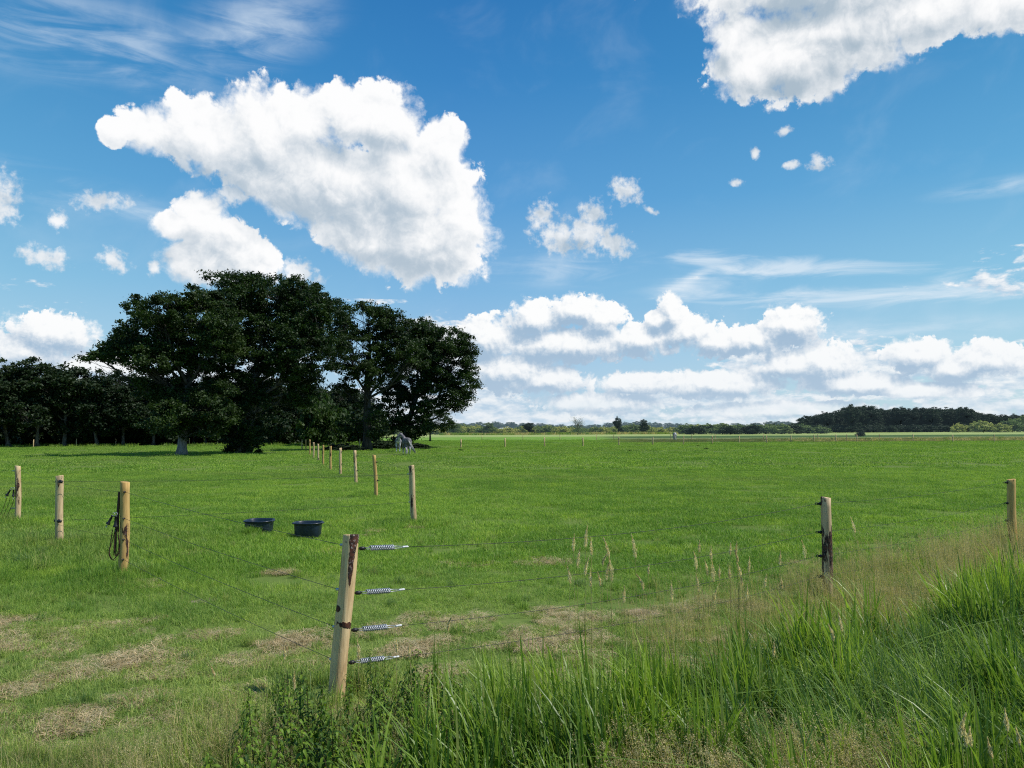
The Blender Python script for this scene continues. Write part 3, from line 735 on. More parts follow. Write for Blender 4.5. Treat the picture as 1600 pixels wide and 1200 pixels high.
horse('grey-white horse facing the camera, standing just left of and behind the nearer horse', M_horsew, hB, R(-82), 'side', .98, 'hang', .04)
horse('tiny pale horse standing far off at the edge of the pasture, seen end on', M_horsew, ground(1054.5, 688), R(70), 'low', 1.05, 'hang', 0)

# ------------------------------------------------------------------ trees
def leaves_np(C, size, rng, up=.25, aspect=.62):
    "rhombic leaf cards at centres C"
    n = len(C); N = rng.normal(size=(n, 3)); N[:, 2] = abs(N[:, 2]) + up; N /= np.linalg.norm(N, axis=1)[:, None]
    A_ = np.cross(N, rng.normal(size=(n, 3))); A_ /= np.linalg.norm(A_, axis=1)[:, None]; B_ = np.cross(N, A_)
    s = (size * rng.uniform(.6, 1.35, n))[:, None]
    V = np.stack([C - A_ * s, C - B_ * s * aspect + N * s * .2, C + A_ * s, C + B_ * s * aspect + N * s * .2], 1).reshape(-1, 3)
    F = np.arange(4 * n).reshape(n, 4)
    return V, F
def tree_meshes(lobes, trunk_top, base_r, seed, leaf=.13, dens=1.0, clump=.75, trunk_pts=None, limb_r=.22, gap=.30, leaf_per=90, shell=.55, lean=0.0):
    """lobes: list of (x, y, z, rx, ry, rz) in metres about the tree's base. returns (trunk mesh, crown mesh)"""
    rng = np.random.default_rng(seed)
    CL = []; owner = []
    for li, (x, y, z, rx, ry, rz) in enumerate(lobes):
        vol = rx * ry * rz
        n = max(6, int(dens * 1.15 * vol / clump ** 3 * .55 + 4 * (rx * rz + ry * rz + rx * ry) / clump ** 2 * .33 * dens))
        u = rng.normal(size=(n, 3)); u /= np.linalg.norm(u, axis=1)[:, None]
        r = np.where(rng.random(n) < shell, rng.uniform(.82, 1.06, n), rng.random(n) ** (1 / 3) * .85)
        # sprays that reach out past the outline, and bays that cut in
        bump = 1 + .08 * np.sin(u[:, 0] * 5 + li) * np.cos(u[:, 2] * 6 + seed) + rng.uniform(-.08, .10, n)
        c = u * r[:, None] * bump[:, None] * np.array([rx, ry, rz]) + np.array([x, y, z])
        CL.append(c); owner += [li] * n
    CL = np.concatenate(CL); owner = np.array(owner)
    keep = CL[:, 2] > .15; CL = CL[keep]; owner = owner[keep]
    # gaps: drop clumps in a coarse random lattice
    key = np.sin(CL[:, 0] * 1.1 + seed) + np.sin(CL[:, 2] * 1.7 + CL[:, 0] * .6 + 2 * seed) + .5 * np.sin(CL[:, 1] * 1.9)
    thr = np.quantile(key, gap * .6); kp = (key > thr) | (rng.random(len(CL)) < .25)
    CL = CL[kp]; owner = owner[kp]
    n = len(CL); per = np.maximum(12, (leaf_per * rng.uniform(.5, 1.5, n)).astype(int))
    idx = np.repeat(np.arange(n), per)
    g = rng.normal(size=(len(idx), 3)); g *= (np.array([1, 1, .55]) * clump * .52)
    flat = rng.uniform(.5, 1.0, n)[idx]
    Cc = CL[idx] + g * flat[:, None]
    ok = Cc[:, 2] > .12; Cc = Cc[ok]
    V, F = leaves_np(Cc, leaf, rng)
    crown = mesh_np('crown', V, F)
    # wood
    mb = MB(); TT = np.array(trunk_top, float)
    if trunk_pts is None:
        trunk_pts = [(0, 0, -.1), (.02 + lean * .1, 0, TT[2] * .12), (TT[0] * .3 + lean * .5, TT[1] * .3, TT[2] * .5), tuple(TT)]
    tp = np.array(trunk_pts, float); mT = len(tp)
    rad = base_r * np.interp(np.linspace(0, 1, mT), [0, .12, .5, 1], [1.35, 1.0, .82, .55]); rad[0] = base_r * 1.45
    mb.tube(tp, rad, 12, jit=.06, rng=rng)
    hubs = []
    for li, (x, y, z, rx, ry, rz) in enumerate(lobes):
        c = np.array([x, y, z - rz * .15]); tz = np.clip(c[2] * .62 - .1 * np.hypot(x, y), TT[2] * .45, TT[2])
        f = np.interp(tz, tp[:, 2], np.arange(mT)); i0 = int(min(f, mT - 2)); a0 = tp[i0] * (1 - (f - i0)) + tp[i0 + 1] * (f - i0)
        mid = a0 * .5 + c * .5 + np.array([0, 0, -.10 * np.linalg.norm(c - a0)]) + rng.normal(0, .25, 3); q1 = a0 * .75 + mid * .25 + rng.normal(0, .1, 3)
        pth = np.array([a0, q1, mid, mid * .45 + c * .55 + rng.normal(0, .25, 3), c]); r0 = limb_r * (.6 + .25 * min(2.2, (rx * rz) ** .5 / 2.5))
        mb.tube(pth, [r0, r0 * .85, r0 * .65, r0 * .45, r0 * .3], 7); hubs.append((pth, r0))
    sel = rng.permutation(n)[:min(n, 420)]
    for k in sel:
        pth, r0 = hubs[owner[k]]; c = CL[k]; i = rng.integers(2, 5); a0 = pth[i]
        m1 = a0 * .5 + c * .5 + rng.normal(0, .18, 3) + np.array([0, 0, -.06 * np.linalg.norm(c - a0)])
        rr = max(.02, r0 * .22); mb.tube([a0, a0 * .6 + m1 * .4 + rng.normal(0, .06, 3), m1, c], [rr, rr * .8, rr * .55, .012], 5, cap=False)
    return mb.mesh('trunk'), crown
def px_lobes(px, py, lst, depth=.8):
    "lobes given as photo pixels (x, y, rx, ry[, depth offset m]) at the tree's own distance -> metres about its base"
    b = ground(px, py); out = []
    for i, L in enumerate(lst):
        c = at(L[0], L[1], b.y); k = b.y / FPX
        dy = L[4] if len(L) > 4 else ((-1) ** i) * L[2] * k * .35
        out.append((c.x - b.x, dy, c.z, L[2] * k, max(L[2], L[3]) * k * depth, L[3] * k))
    return b, out
def big_tree(name, px, py, lst, label, mats, seed, **kw):
    b, lb = px_lobes(px, py, lst); tm, cm_ = tree_meshes(lb, seed=seed, **kw)
    t = thing(name, label, 'tree', b)
    link('trunk', tm, mats[0], t, smooth=True); link('crown', cm_, mats[1], t)
    return t
big_tree('oak_tree', 284, 712, [(216,520,46,26),(160,561,27,10),(186,540,32,20),(262,494,54,30),(325,480,50,30),(240,560,56,26),(300,540,66,40),(345,530,40,44),(290,612,52,32),(335,635,44,40),(275,655,40,26),(320,670,34,20),(240,600,36,26),(285,655,38,26,-2.5),(228,510,44,22),(205,545,36,22),(295,468,36,16)],
         'leftmost spreading oak with a pale bare trunk base, nearest of the clump', (M_foot, M_oak), 3, trunk_top=(.4, 0, 6.5), base_r=.46, leaf=.115, clump=.70, leaf_per=110, gap=.38, dens=1.3)
big_tree('oak_tree', 381, 709, [(405,455,80,34),(350,462,50,34),(460,480,66,42),(500,508,42,44),(400,515,86,50),(470,548,62,46),(515,550,30,32),(345,540,46,40),(430,596,56,38),(372,600,46,36),(470,600,34,30),(402,650,42,36),(372,678,32,28),(395,690,26,18),(355,690,12,16)],
         'tallest domed oak in the middle of the clump, leafy down to the ground', (M_bark, M_oak), 8, trunk_top=(1.2, 0, 9.0), base_r=.62, leaf=.118, clump=.74, leaf_per=105, gap=.46, lean=.8, dens=1.25)
big_tree('oak_tree', 573, 704, [(572,500,46,32),(535,505,32,32),(612,508,44,26),(552,555,46,36),(612,556,44,40),(575,590,34,22),(535,600,22,18),(640,560,30,34),(552,668,22,18),(590,662,20,20),(572,640,20,18)],
         'third oak of the clump, with a dark straight trunk and sky showing under its crown', (M_barkd, M_oak), 12, trunk_top=(.1, 0, 11.0), base_r=.52, leaf=.12, clump=.74, leaf_per=95, gap=.46, dens=1.15)
big_tree('oak_tree', 632, 700.5, [(668,540,50,36),(700,556,40,44),(722,600,24,36),(725,548,20,22),(640,585,40,44),(690,610,36,34),(615,630,30,36),(645,655,34,28),(630,675,30,18),(712,628,22,16),(655,515,34,18)],
         'rightmost big oak of the clump, its heavy crown drooping to the right behind the horses', (M_barkd, M_oak), 17, trunk_top=(1.5, 0, 6.5), base_r=.5, leaf=.13, clump=.8, leaf_per=105, gap=.36, dens=1.3)
big_tree('young_oak_tree', 672, 689.5, [(678,656,26,19),(660,663,16,12),(697,663,15,12),(682,642,17,11)],
         'small round tree with a thin trunk, standing beyond the right side of the oak clump', (M_barkd, M_oak), 23, trunk_top=(0, 0, 3.4), base_r=.22, leaf=.16, clump=.9, leaf_per=60, limb_r=.12, gap=.3)

# shared trees for the woods: four kinds, unit about 12 m
def proto_lobes(seed, H, W, low=.30):
    rng = np.random.default_rng(seed); out = [(0, 0, H * .72, W * .36, W * .36, H * .26)]
    for k in range(7):
        a = k * 2.4 + seed; r = W * rng.uniform(.2, .34); z = H * rng.uniform(low, .72)
        out.append((math.cos(a) * r, math.sin(a) * r, z, W * rng.uniform(.2, .28), W * rng.uniform(.2, .28), H * rng.uniform(.12, .2)))
    return out
wood_kinds = []
for k, (H, W) in enumerate(((14, 11), (13, 9), (15, 12), (12, 10))):
    wood_kinds.append(tree_meshes(proto_lobes(40 + k, H, W, .16), (0, 0, H * .5), .30, 50 + k, leaf=.21, clump=1.0, leaf_per=60, gap=.2, dens=1.25, limb_r=.16, lean=(0, 1.6, 0, -1.0)[k]))
bush_kinds = []
for k in range(3):
    lb = [(math.cos(a * 2.1 + k) * 1.3, math.sin(a * 2.1 + k) * 1.3, 1.1 + .5 * (a % 2), 1.3, 1.3, 1.0) for a in range(5)] + [(0, 0, 2.0, 1.3, 1.3, 1.1)]
    bush_kinds.append(tree_meshes(lb, (0, 0, 1.0), .08, 70 + k, leaf=.15, clump=.6, leaf_per=45, gap=.25, limb_r=.05))
def set_tree(kind, loc, sx, sz, rz, label, cat, group, lm, name, bark=None, k=0):
    tm, cm_ = kind[k % len(kind)]
    key = (cm_.name, lm.name)
    if key not in _mm:
        c2 = cm_.copy(); c2.materials.clear(); c2.materials.append(lm); _mm[key] = c2
        t2 = tm.copy(); t2.materials.clear(); t2.materials.append(bark or M_barkd); _mm[(key, 't')] = t2
    o = thing(name, label, cat, loc, group, rz); o.scale = (sx, sx, sz)
    link('trunk', _mm[(key, 't')], None, o); link('crown', _mm[key], None, o)
    return o
_mm = {}
rng = random.Random(9)
G_w = 'trees of the dark wood on the left'
# front row of the left wood: (photo x, base y, top y)
front = [(-45,700,575,0),(14,699,567,1),(58,698.5,563,2),(100,698,572,3),(152,697.5,583,1),(192,697,577,0),(240,696.5,588,2),(262,696,592,3),(322,695.5,590,1),(331,695,592,0),(360,695,590,2),(420,694.5,595,3),(447,694,602,1),(470,694,592,0),(505,693.5,612,2),(540,693.5,606,3),(590,692,640,1)]
for i, (x, y, ty, k) in enumerate(front):
    b = ground(x, y); H0 = (14, 13, 15, 12)[k]; hh = at(x, ty, b.y).z * rng.uniform(.97, 1.02)
    s = hh / (H0 * .985); sx = s * rng.uniform(1.0, 1.2)
    set_tree(wood_kinds, b, sx, s, rng.uniform(0, 6.28), {4: 'tree in the left wood whose pale trunk leans to the right', 2: 'tallest round-topped tree near the left end of the dark wood', 14: 'rounder tree at the wood edge behind the receding post row', 16: 'low last tree of the left wood, seen through the gap by the third oak'}.get(i, 'dark broadleaf tree in the front row of the left wood'), 'tree', G_w, M_bush if i in (14,) else M_wood, 'wood_tree', M_bark, k)
for i in range(30):
    x = -80 + i * 23 + rng.uniform(-8, 8); Y = 150 + rng.uniform(0, 32); b = at(x, 0, Y); b.z = 0
    ty = 583 + (x - 60) * .03 if x > 60 else 570; ty += rng.uniform(-2, 12)
    k = rng.randrange(4); hh = max(5, at(x, min(ty, 625), Y).z * .93); 
    if x > 560: hh = at(x, 655, Y).z
    s = hh / ((14, 13, 15, 12)[k]); set_tree(wood_kinds, b, s * 1.25, s, rng.uniform(0, 6.28), 'dark tree deeper in the left wood, behind its front row', 'tree', 'trees deeper in the left wood', M_wood, 'wood_tree', M_barkd, k)
for i in range(44):
    x = -70 + i * 14.4 + rng.uniform(-4, 4); Y = rng.uniform(128, 146); b = at(x, 0, Y); b.z = 0
    if x > 548: continue
    s = rng.uniform(1.5, 2.5)
    set_tree(bush_kinds, b, s * 1.2, s, rng.uniform(0, 6.28), 'dark shrub in the undergrowth along the left wood edge', 'shrub', 'undergrowth shrubs of the left wood', M_wood, 'shrub', None, i)
for (x, y, s, lab) in ((498, 697, 1.15, 'brighter green rounded bush in front of the wood, behind the receding posts'), (512, 696, 1.3, 'taller green bush behind the receding posts, right of the rounded one')):
    set_tree(bush_kinds, ground(x, y), s * 1.3, s * 1.9, 1.0, lab, 'bush', None, M_bush, 'bush', None, 1)
for (x, y, s, lab) in ((600, 702, .35, 'low dark thicket in the shade between the third oak and the horses'), (625, 701, .4, 'low dark thicket directly behind the horses'), (655, 702.5, .25, 'low dark weeds in the shade right of the horses'), (530, 704, .3, 'patch of dark weeds left of the third oak trunk'), (548, 705, .26, 'low brownish weeds just left of the third oak trunk')):
    set_tree(bush_kinds, ground(x, y), s * 2.4, s, x, lab, 'bush', None, M_wood, 'bush', None, int(x))
# small dark weeds dotted over the far pasture and ditch
for (x, y, s) in ((1090,697,.05),(1103,702,.06),(1146,699,.05),(960,706,.04),(984,705,.04),(720,704,.06),(1165,700,.04),(1455,700,.04)):
    set_tree(bush_kinds, ground(x, y), s * 2, s, x, 'small dark tuft of weeds on the far pasture', 'weed', 'dark weed tufts on the far pasture', M_bush, 'weed_tuft', None, int(x))

# distance: hedges, bushes and woods
def row(x0, x1, step, Y0, Y1, ttop, lm, kind, label, cat, group, name, wide=1.3, seed=1, vary=1.0):
    r = random.Random(seed); x = x0; i = 0
    while x < x1:
        Y = r.uniform(Y0, Y1); px = x + r.uniform(-.4, .4) * step; b = at(px, 0, Y); b.z = 0
        ty = ttop(px) if callable(ttop) else ttop; ty += r.uniform(-1.2, 1.5) * vary
        k = r.randrange(len(kind)); hh = max(1.0, at(px, ty, Y).z); H0 = 3.05 if kind is bush_kinds else (14, 13, 15, 12)[k]
        s = hh / H0; wpx = step * 1.6 / FPX * Y; W0 = 5.0 if kind is bush_kinds else (11, 9, 12, 10)[k]
        sx = min(max(s * wide, wpx / W0), s * 2.6)
        set_tree(kind, b, sx, s, r.uniform(0, 6.28), label, cat, group, lm[i % len(lm)] if isinstance(lm, list) else lm, name, None, k)
        x += step; i += 1
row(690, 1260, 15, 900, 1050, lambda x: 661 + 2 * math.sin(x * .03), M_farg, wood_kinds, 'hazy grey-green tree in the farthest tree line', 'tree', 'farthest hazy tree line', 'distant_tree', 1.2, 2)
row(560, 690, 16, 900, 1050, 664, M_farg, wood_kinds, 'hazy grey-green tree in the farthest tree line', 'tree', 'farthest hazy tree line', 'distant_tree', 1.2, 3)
row(1560, 1660, 14, 560, 640, lambda x: 647, M_fard, wood_kinds, 'dark tree of the far wood at the right edge', 'tree', 'dark far trees at the right edge', 'distant_tree', 1.3, 4)
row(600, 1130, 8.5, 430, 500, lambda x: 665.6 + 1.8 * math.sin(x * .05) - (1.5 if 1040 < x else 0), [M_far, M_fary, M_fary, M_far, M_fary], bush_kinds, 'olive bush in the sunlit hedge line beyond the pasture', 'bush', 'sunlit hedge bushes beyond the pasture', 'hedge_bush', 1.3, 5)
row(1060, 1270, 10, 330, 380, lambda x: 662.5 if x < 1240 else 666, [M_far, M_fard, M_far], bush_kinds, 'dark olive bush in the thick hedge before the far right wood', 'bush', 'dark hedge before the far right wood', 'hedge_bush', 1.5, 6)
def rwood(x):
    pts = [(1222, 660), (1245, 650), (1270, 646), (1298, 642), (1303, 634), (1340, 636), (1350, 639), (1400, 638.5), (1440, 638), (1460, 637), (1490, 637), (1500, 646), (1522, 647), (1540, 649), (1580, 652), (1620, 648)]
    return float(np.interp(x, [p[0] for p in pts], [p[1] for p in pts]))
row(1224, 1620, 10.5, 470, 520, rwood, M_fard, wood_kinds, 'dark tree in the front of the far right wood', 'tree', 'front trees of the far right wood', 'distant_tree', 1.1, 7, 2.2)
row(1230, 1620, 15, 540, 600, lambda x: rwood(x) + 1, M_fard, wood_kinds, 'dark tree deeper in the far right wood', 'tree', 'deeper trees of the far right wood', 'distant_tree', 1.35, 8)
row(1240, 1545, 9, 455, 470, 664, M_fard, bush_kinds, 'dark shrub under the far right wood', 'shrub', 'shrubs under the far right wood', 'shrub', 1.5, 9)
for (x, ty, Y, kd, lm, w_, lab) in ((956, 651, 400, 1, M_fard, .75, 'upright oval tree standing out of the hedge line'), (996, 655, 405, 0, M_fard, .85, 'rounded tree in the hedge line right of the upright oval one'), (823, 660.5, 420, 3, M_fard, 1.3, 'broad dark tree at the left part of the hedge line'),
        (762, 660, 430, 0, M_far, 1.4, 'broad green tree in the hedge line, nearest the oaks'), (712, 661, 430, 2, M_far, 1.3, 'green tree in the hedge line just right of the oak clump'), (1310, 633, 460, 1, M_fard, .9, 'tallest dark tree of the far right wood')):
    b = at(x, 0, Y); b.z = 0; s = at(x, ty, Y).z / (14, 13, 15, 12)[kd]; set_tree(wood_kinds, b, s * w_, s, 1.0, lab, 'tree', None, lm, 'distant_tree', None, kd)
for (x, ty, Y, w_, lab, lm) in ((1470, 661, 400, 1.0, 'bright green bush alone before the far right wood', M_fary), (1508, 656, 400, 1.25, 'leftmost bright rounded bush at the right end of the wood', M_fary), (1533, 661, 395, 1.4, 'low bright bush between two taller ones at the wood end', M_fary), (1552, 655.5, 400, 1.1, 'second tall bright bush at the right end of the wood', M_far), (1570, 651.5, 405, 1.2, 'tallest light green bush near the right edge', M_far), (1322, 673, 215, 1.0, 'small dark bush on the ditch behind the far fence', M_fard)):
    b = at(x, 0, Y); b.z = 0; s = at(x, ty, Y).z / 3.05; set_tree(bush_kinds, b, s * w_, s, x, lab, 'bush', None, lm, 'bush', None, int(x))
# thin, nearly bare tree in the hedge line
_r = np.random.default_rng(5); mb = MB(); mb.tube([(0, 0, 0), (.2, 0, 2), (0, 0, 4.5)], [.22, .18, .1], 7); tips = []
for k in range(26):
    a = _r.uniform(0, 6.28); z0 = _r.uniform(1, 4.5); L_ = _r.uniform(1.5, 4); e_ = np.array([math.cos(a) * L_ * .6, math.sin(a) * L_ * .6, z0 + L_ * .85]); s_ = np.array([.05, 0, z0])
    mb.tube([s_, s_ * .5 + e_ * .5 + _r.normal(0, .15, 3), e_], [.07, .05, .02], 4); tips.append(e_)
    for q in range(4):
        f = s_ * .4 + e_ * .6; g_ = e_ + _r.normal(0, .6, 3); mb.tube([f, (f + g_) / 2 + _r.normal(0, .1, 3), g_], [.035, .03, .012], 3); tips.append(g_)
b = at(896, 0, 380); b.z = 0; tb = thing('bare_tree', 'thin pale half-bare tree sticking out above the hedge line', 'tree', b)
link('trunk', mb.mesh('trunk'), M_barkg, tb); tb.scale = (1.15, 1.15, at(896, 650, 380).z / 8.2)
tips = np.array(tips); V, F = leaves_np(np.repeat(tips, 5, 0) + _r.normal(0, .45, (len(tips) * 5, 3)), .12, _r); low = _r.normal(0, 1, (900, 3)) * [1.9, 1.5, .7] + [.6, 0, 2.0]; V2, F2 = leaves_np(low, .2, _r)
link('crown', mesh_np('crown', np.concatenate([V, V2]), np.concatenate([F, F2 + len(V)])), M_far, tb)

# ================================================================== ground, meadow colour
def soil_spots(lst):
    out = []
    for (px, py, rx, ry) in lst:
        c = ground(px, py); k = (c.y) / FPX; top = ground(px, py - ry); bot = ground(px, py + ry)
        out.append((c.x, c.y, rx * k * .74, max(.07, .76 * (top.y - bot.y) / 2)))
    return out
STRAW = soil_spots([(15,1012,40,26),(5,972,30,16),(20,1084,46,14),(160,980,42,11),(125,1058,48,18),(380,1030,100,16),(440,1012,60,12),(215,1037,26,9),(730,886,70,8),(600,985,34,9),(640,1022,60,16),(586,832,18,5),(640,826,14,4),(430,893,40,7),
                    (1000,962,90,22),(1090,946,70,14),(880,962,90,18),(850,1002,70,16),(1290,948,40,16),(1180,950,40,12),(240,915,30,7),(330,1000,30,8),(100,1140,40,12),(520,862,26,5),(850,880,50,8),(1380,925,60,14),(300,870,24,6),(1240,880,20,4)])
BARE = soil_spots([(318,938,22,6),(1005,958,34,8),(1280,945,24,8)])
def spots_union(t, p, lst):
    out = None
    for (x, y, rx, ry) in lst:
        if out is not None:
            k = t.nodes.new('ShaderNodeVectorMath'); k.operation = 'MULTIPLY_ADD'
            t.links.new(out.o, k.inputs[0]); k.inputs[1].default_value = (1e-9,) * 3; t.links.new(p.o, k.inputs[2]); p = S(t, k.outputs[0])
        d = length(t, mapping(t, p, (x, y, 0), (0, 0, 0), (rx, ry, 1))); out = d if out is None else out.mn(d)
    return 1.0 - out
g, (gp,), go = newgroup('meadow_colour', [('P', 'NodeSocketVector')], [('Colour', 'NodeSocketColor'), ('Dry', 'NodeSocketFloat'), ('Bare', 'NodeSocketFloat')])
gx, gy, gz = sep(g, gp); gflat = comb(g, gx, gy, 0.0)
n1 = noise(g, gflat, .12, 3, .55, dim='2D'); n2 = noise(g, gflat, .9, 4, .6, dim='2D'); n3 = noise(g, gflat, 7, 3, .6, dim='2D')
gm = (n1 * .35 + n2 * .4 + n3 * .25).ss(.36, .64)
near = gy.ss(13, 6)
nS = noise(g, comb(g, gx * .05 + gy * .02, gy * .16), 1.0, 5, .6, dim='2D'); nW = noise(g, gflat, .45, 5, .68, dim='2D')
c = mixc(g, gm, (.128, .262, .034), (.238, .400, .056))
c = mixc(g, n2.ss(.5, .72) * .5, c, (.27, .41, .045))
c = mixc(g, nS.ss(.5, .68) * .45, c, (.19, .27, .075)); c = mixc(g, nW.ss(.56, .66) * .5, c, (.075, .19, .040))
cn = mixc(g, gm, (.150, .255, .058), (.31, .41, .115))
c = mixc(g, near * .8, c, cn)
# beyond the pasture: rough strips by distance
strip = noise(g, comb(g, gx * .02, gy * .12), 1.0, 4, .6, dim='2D')
rough = mixc(g, strip.ss(.4, .6), (.11, .16, .05), (.22, .22, .10))
fr_ = gy.ss(126, 132) * (gx - gy * .10).ss(0, 12)
c = mixc(g, fr_, c, rough)
c = mixc(g, gy.ss(200, 215) * (gx - gy * .10).ss(0, 14), c, (.05, .10, .035))
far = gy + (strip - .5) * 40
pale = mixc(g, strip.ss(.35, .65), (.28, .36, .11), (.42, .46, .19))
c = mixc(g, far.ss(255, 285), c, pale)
dr = spots_union(g, gflat, STRAW)
dn = (n3 * .5 + noise(g, gflat, 2.2, 5, .65, dim='2D') * .5)
dry = (dr * .55 + (dn - .5) * 3.4 - .30).ss(-.02, .7) * dr.ss(-1.2, .1)
dry = (dry + dn.ss(.58, .70) * near * .55).clamp()
bare = (spots_union(g, gflat, BARE) + (dn - .5) * 2.0).ss(-.05, .2)
g.links.new(c.o, go.inputs[0]); g.links.new(dry.o, go.inputs[1]); g.links.new(bare.o, go.inputs[2])
MEADOW = g
m, t, o = mat_new('pasture_ground'); P = worldpos(t); mc, dry, bare = usegroup(t, MEADOW, P)
nf = noise(t, P, 14, 4, .7); ny = sep(t, P)[1]
c = mixc(t, ny.ss(190, 90) * .8, mixc(t, nf.ss(.3, .7) * .6, mc, (.05, .10, .015)), (.10, .135, .032))
c = mixc(t, dry * .34, c, mixc(t, nf, (.17, .15, .06), (.38, .32, .17)))
c = mixc(t, bare, c, mixc(t, nf, (.20, .15, .11), (.34, .27, .22)))
nb_ = noise(t, mapping(t, P, scale=(1, .35, 1), kind='POINT'), .9, 6, .7)
principled(t, o, c, .95, nb_, .5, spec=.1)
gm_ = mesh_np('ground', [(x, y, 0) for y in (-60, 30, 200, 9000) for x in (-7000, -60, 60, 7000)], [[r * 4 + k, r * 4 + k + 1, r * 4 + k + 5, r * 4 + k + 4] for r in range(3) for k in range(3)])
link('ground', gm_, m)['kind'] = 'structure'

# ================================================================== grass
def blades(rng, n, half, h, w, lean=.5, droop=.1, segs=3, base=None, disc=False, tipw=.1, wind=(0, 0)):
    if base is None:
        xy = rng.uniform(-half, half, (n, 2))
        if disc: a = rng.uniform(0, 2 * PI, n); r = half * rng.random(n) ** .6; xy = np.stack([r * np.cos(a), r * np.sin(a)], 1)
    else: xy = base
    H = rng.uniform(h[0], h[1], n); W = rng.uniform(.7, 1.3, n) * w
    phi = rng.uniform(0, 2 * PI, n); D_ = np.stack([np.cos(phi), np.sin(phi)], 1); L = np.abs(rng.normal(0, lean, n)); Q = droop * rng.random(n)
    off = D_ * (L * H)[:, None] + np.array(wind) * H[:, None]
    side = np.stack([-D_[:, 1], D_[:, 0]], 1); tw = rng.uniform(-.8, .8, n); side = side * np.cos(tw)[:, None] + D_ * np.sin(tw)[:, None]
    T_ = np.linspace(0, 1, segs + 1)
    V = np.zeros((n, segs + 1, 2, 3))
    for k, tt in enumerate(T_):
        ww = W * (.75 + .5 * tt if tt < .4 else (1 - ((tt - .4) / .6) ** 1.6) * (.95 - tipw) + tipw) / 2
        c = xy + off * tt ** 1.9; z = H * (tt - Q * tt ** 3 - .25 * np.minimum(L, 1) * tt ** 2)
        for s_, sg in enumerate((-1, 1)):
            V[:, k, s_, :2] = c + sg * side * ww[:, None]; V[:, k, s_, 2] = z
    V = V.reshape(-1, 3); b = np.arange(n)[:, None] * (2 * (segs + 1)) + np.arange(segs)[None] * 2
    F = np.stack([b, b + 1, b + 3, b + 2], -1).reshape(-1, 4)
    return V, F
def blob_mesh(name, parts, mats):
    "parts: list of (V, F, material index)"
    Vs = []; Fs = []; mi = []; n = 0
    for V, F, k in parts: Vs.append(V); Fs.append(F + n); n += len(V); mi += [k] * len(F)
    me = mesh_np(name, np.concatenate(Vs), np.concatenate(Fs))
    for m_ in mats: me.materials.append(m_)
    me.polygons.foreach_set('material_index', mi); return me
def blade_material(name, base=None, tint=(1, 1, 1), tr=.4, usemeadow=True, cols=None, dryk=1.0, spec=.25, rough=.55, scale=2.0, deadk=.55):
    m, t, o = mat_new(name); P = worldpos(t)
    if usemeadow:
        mc, dry, bare = usegroup(t, MEADOW, P)
        c = mixc(t, 1.0, mc, tint, 'MULTIPLY')
        fine = noise(t, P, 60, 2, .6)
        c = mixc(t, fine.ss(.35, .7) * .5, c, mixc(t, 1.0, c, (1.9, 1.5, 1.6), 'MULTIPLY'))
        st = mixc(t, noise(t, P, 35, 2), (.26, .22, .09), (.52, .44, .24))
        c = mixc(t, (dry * dryk).clamp() * noise(t, P, 45, 1).ss(.32, .52), c, st)
    else:
        a = noise(t, P, scale, 3, .6); b = noise(t, P, 40, 2)
        c = mixc(t, a.ss(.38, .62), cols[0], cols[1]); c = mixc(t, b.ss(.4, .7) * .5, c, cols[2])
    gi_ = t.nodes.new('ShaderNodeNewGeometry'); ri = S(t, gi_.outputs['Random Per Island'])      # every blade its own tone
    c = mixc(t, 1.0, c, comb(t, .62 + ri * .85, .70 + ri * .62, .75 + ri * .5), 'MULTIPLY')
    c = mixc(t, ri.ss(.93, .97) * deadk, c, (.42, .34, .17))
    p = t.nodes.new('ShaderNodeBsdfPrincipled'); t.links.new(c.o, p.inputs['Base Color']); p.inputs['Roughness'].default_value = rough; p.inputs['Specular IOR Level'].default_value = spec
    tl = t.nodes.new('ShaderNodeBsdfTranslucent'); c2 = mixc(t, 1.0, c, (1.15, 1.2, .7), 'MULTIPLY'); t.links.new(c2.o, tl.inputs[0])
    mx = t.nodes.new('ShaderNodeMixShader'); mx.inputs[0].default_value = tr
    t.links.new(p.outputs[0], mx.inputs[1]); t.links.new(tl.outputs[0], mx.inputs[2]); t.links.new(mx.outputs[0], o.inputs[0])
    return m
M_turf = blade_material('turf_blades')
M_tall = blade_material('tall_grass_blades', usemeadow=False, cols=((.090, .180, .024), (.245, .380, .038), (.30, .39, .10)), spec=.45, rough=.42, scale=.9)
M_blue = blade_material('blue_green_blades', usemeadow=False, cols=((.095, .185, .048), (.190, .310, .065), (.30, .38, .12)), spec=.4, rough=.45, scale=1.2)
M_long = blade_material('long_meadow_blades', usemeadow=False, cols=((.13, .22, .035), (.25, .35, .065), (.42, .42, .17)), scale=1.5)
M_dryg = blade_material('dry_stems', usemeadow=False, cols=((.44, .36, .17), (.62, .52, .27), (.30, .31, .10)), tr=.4, scale=3)
M_straw = blade_material('cut_straw', usemeadow=False, cols=((.36, .29, .15), (.62, .52, .33), (.28, .24, .11)), tr=.3, scale=8)
M_pan = blade_material('grass_panicles', usemeadow=False, cols=((.36, .33, .15), (.54, .48, .25), (.38, .28, .19)), tr=.4, scale=3)
M_plume = blade_material('cream_plumes', usemeadow=False, cols=((.72, .62, .40), (.85, .76, .55), (.60, .50, .32)), tr=.5, scale=9)
M_net = blade_material('nettle_leaves', usemeadow=False, cols=((.045, .10, .014), (.13, .23, .018), (.22, .32, .03)), tr=.3, scale=5)
M_stem = blade_material('weed_stems', usemeadow=False, cols=((.06, .07, .02), (.09, .07, .03), (.05, .03, .02)), tr=.1, scale=5)

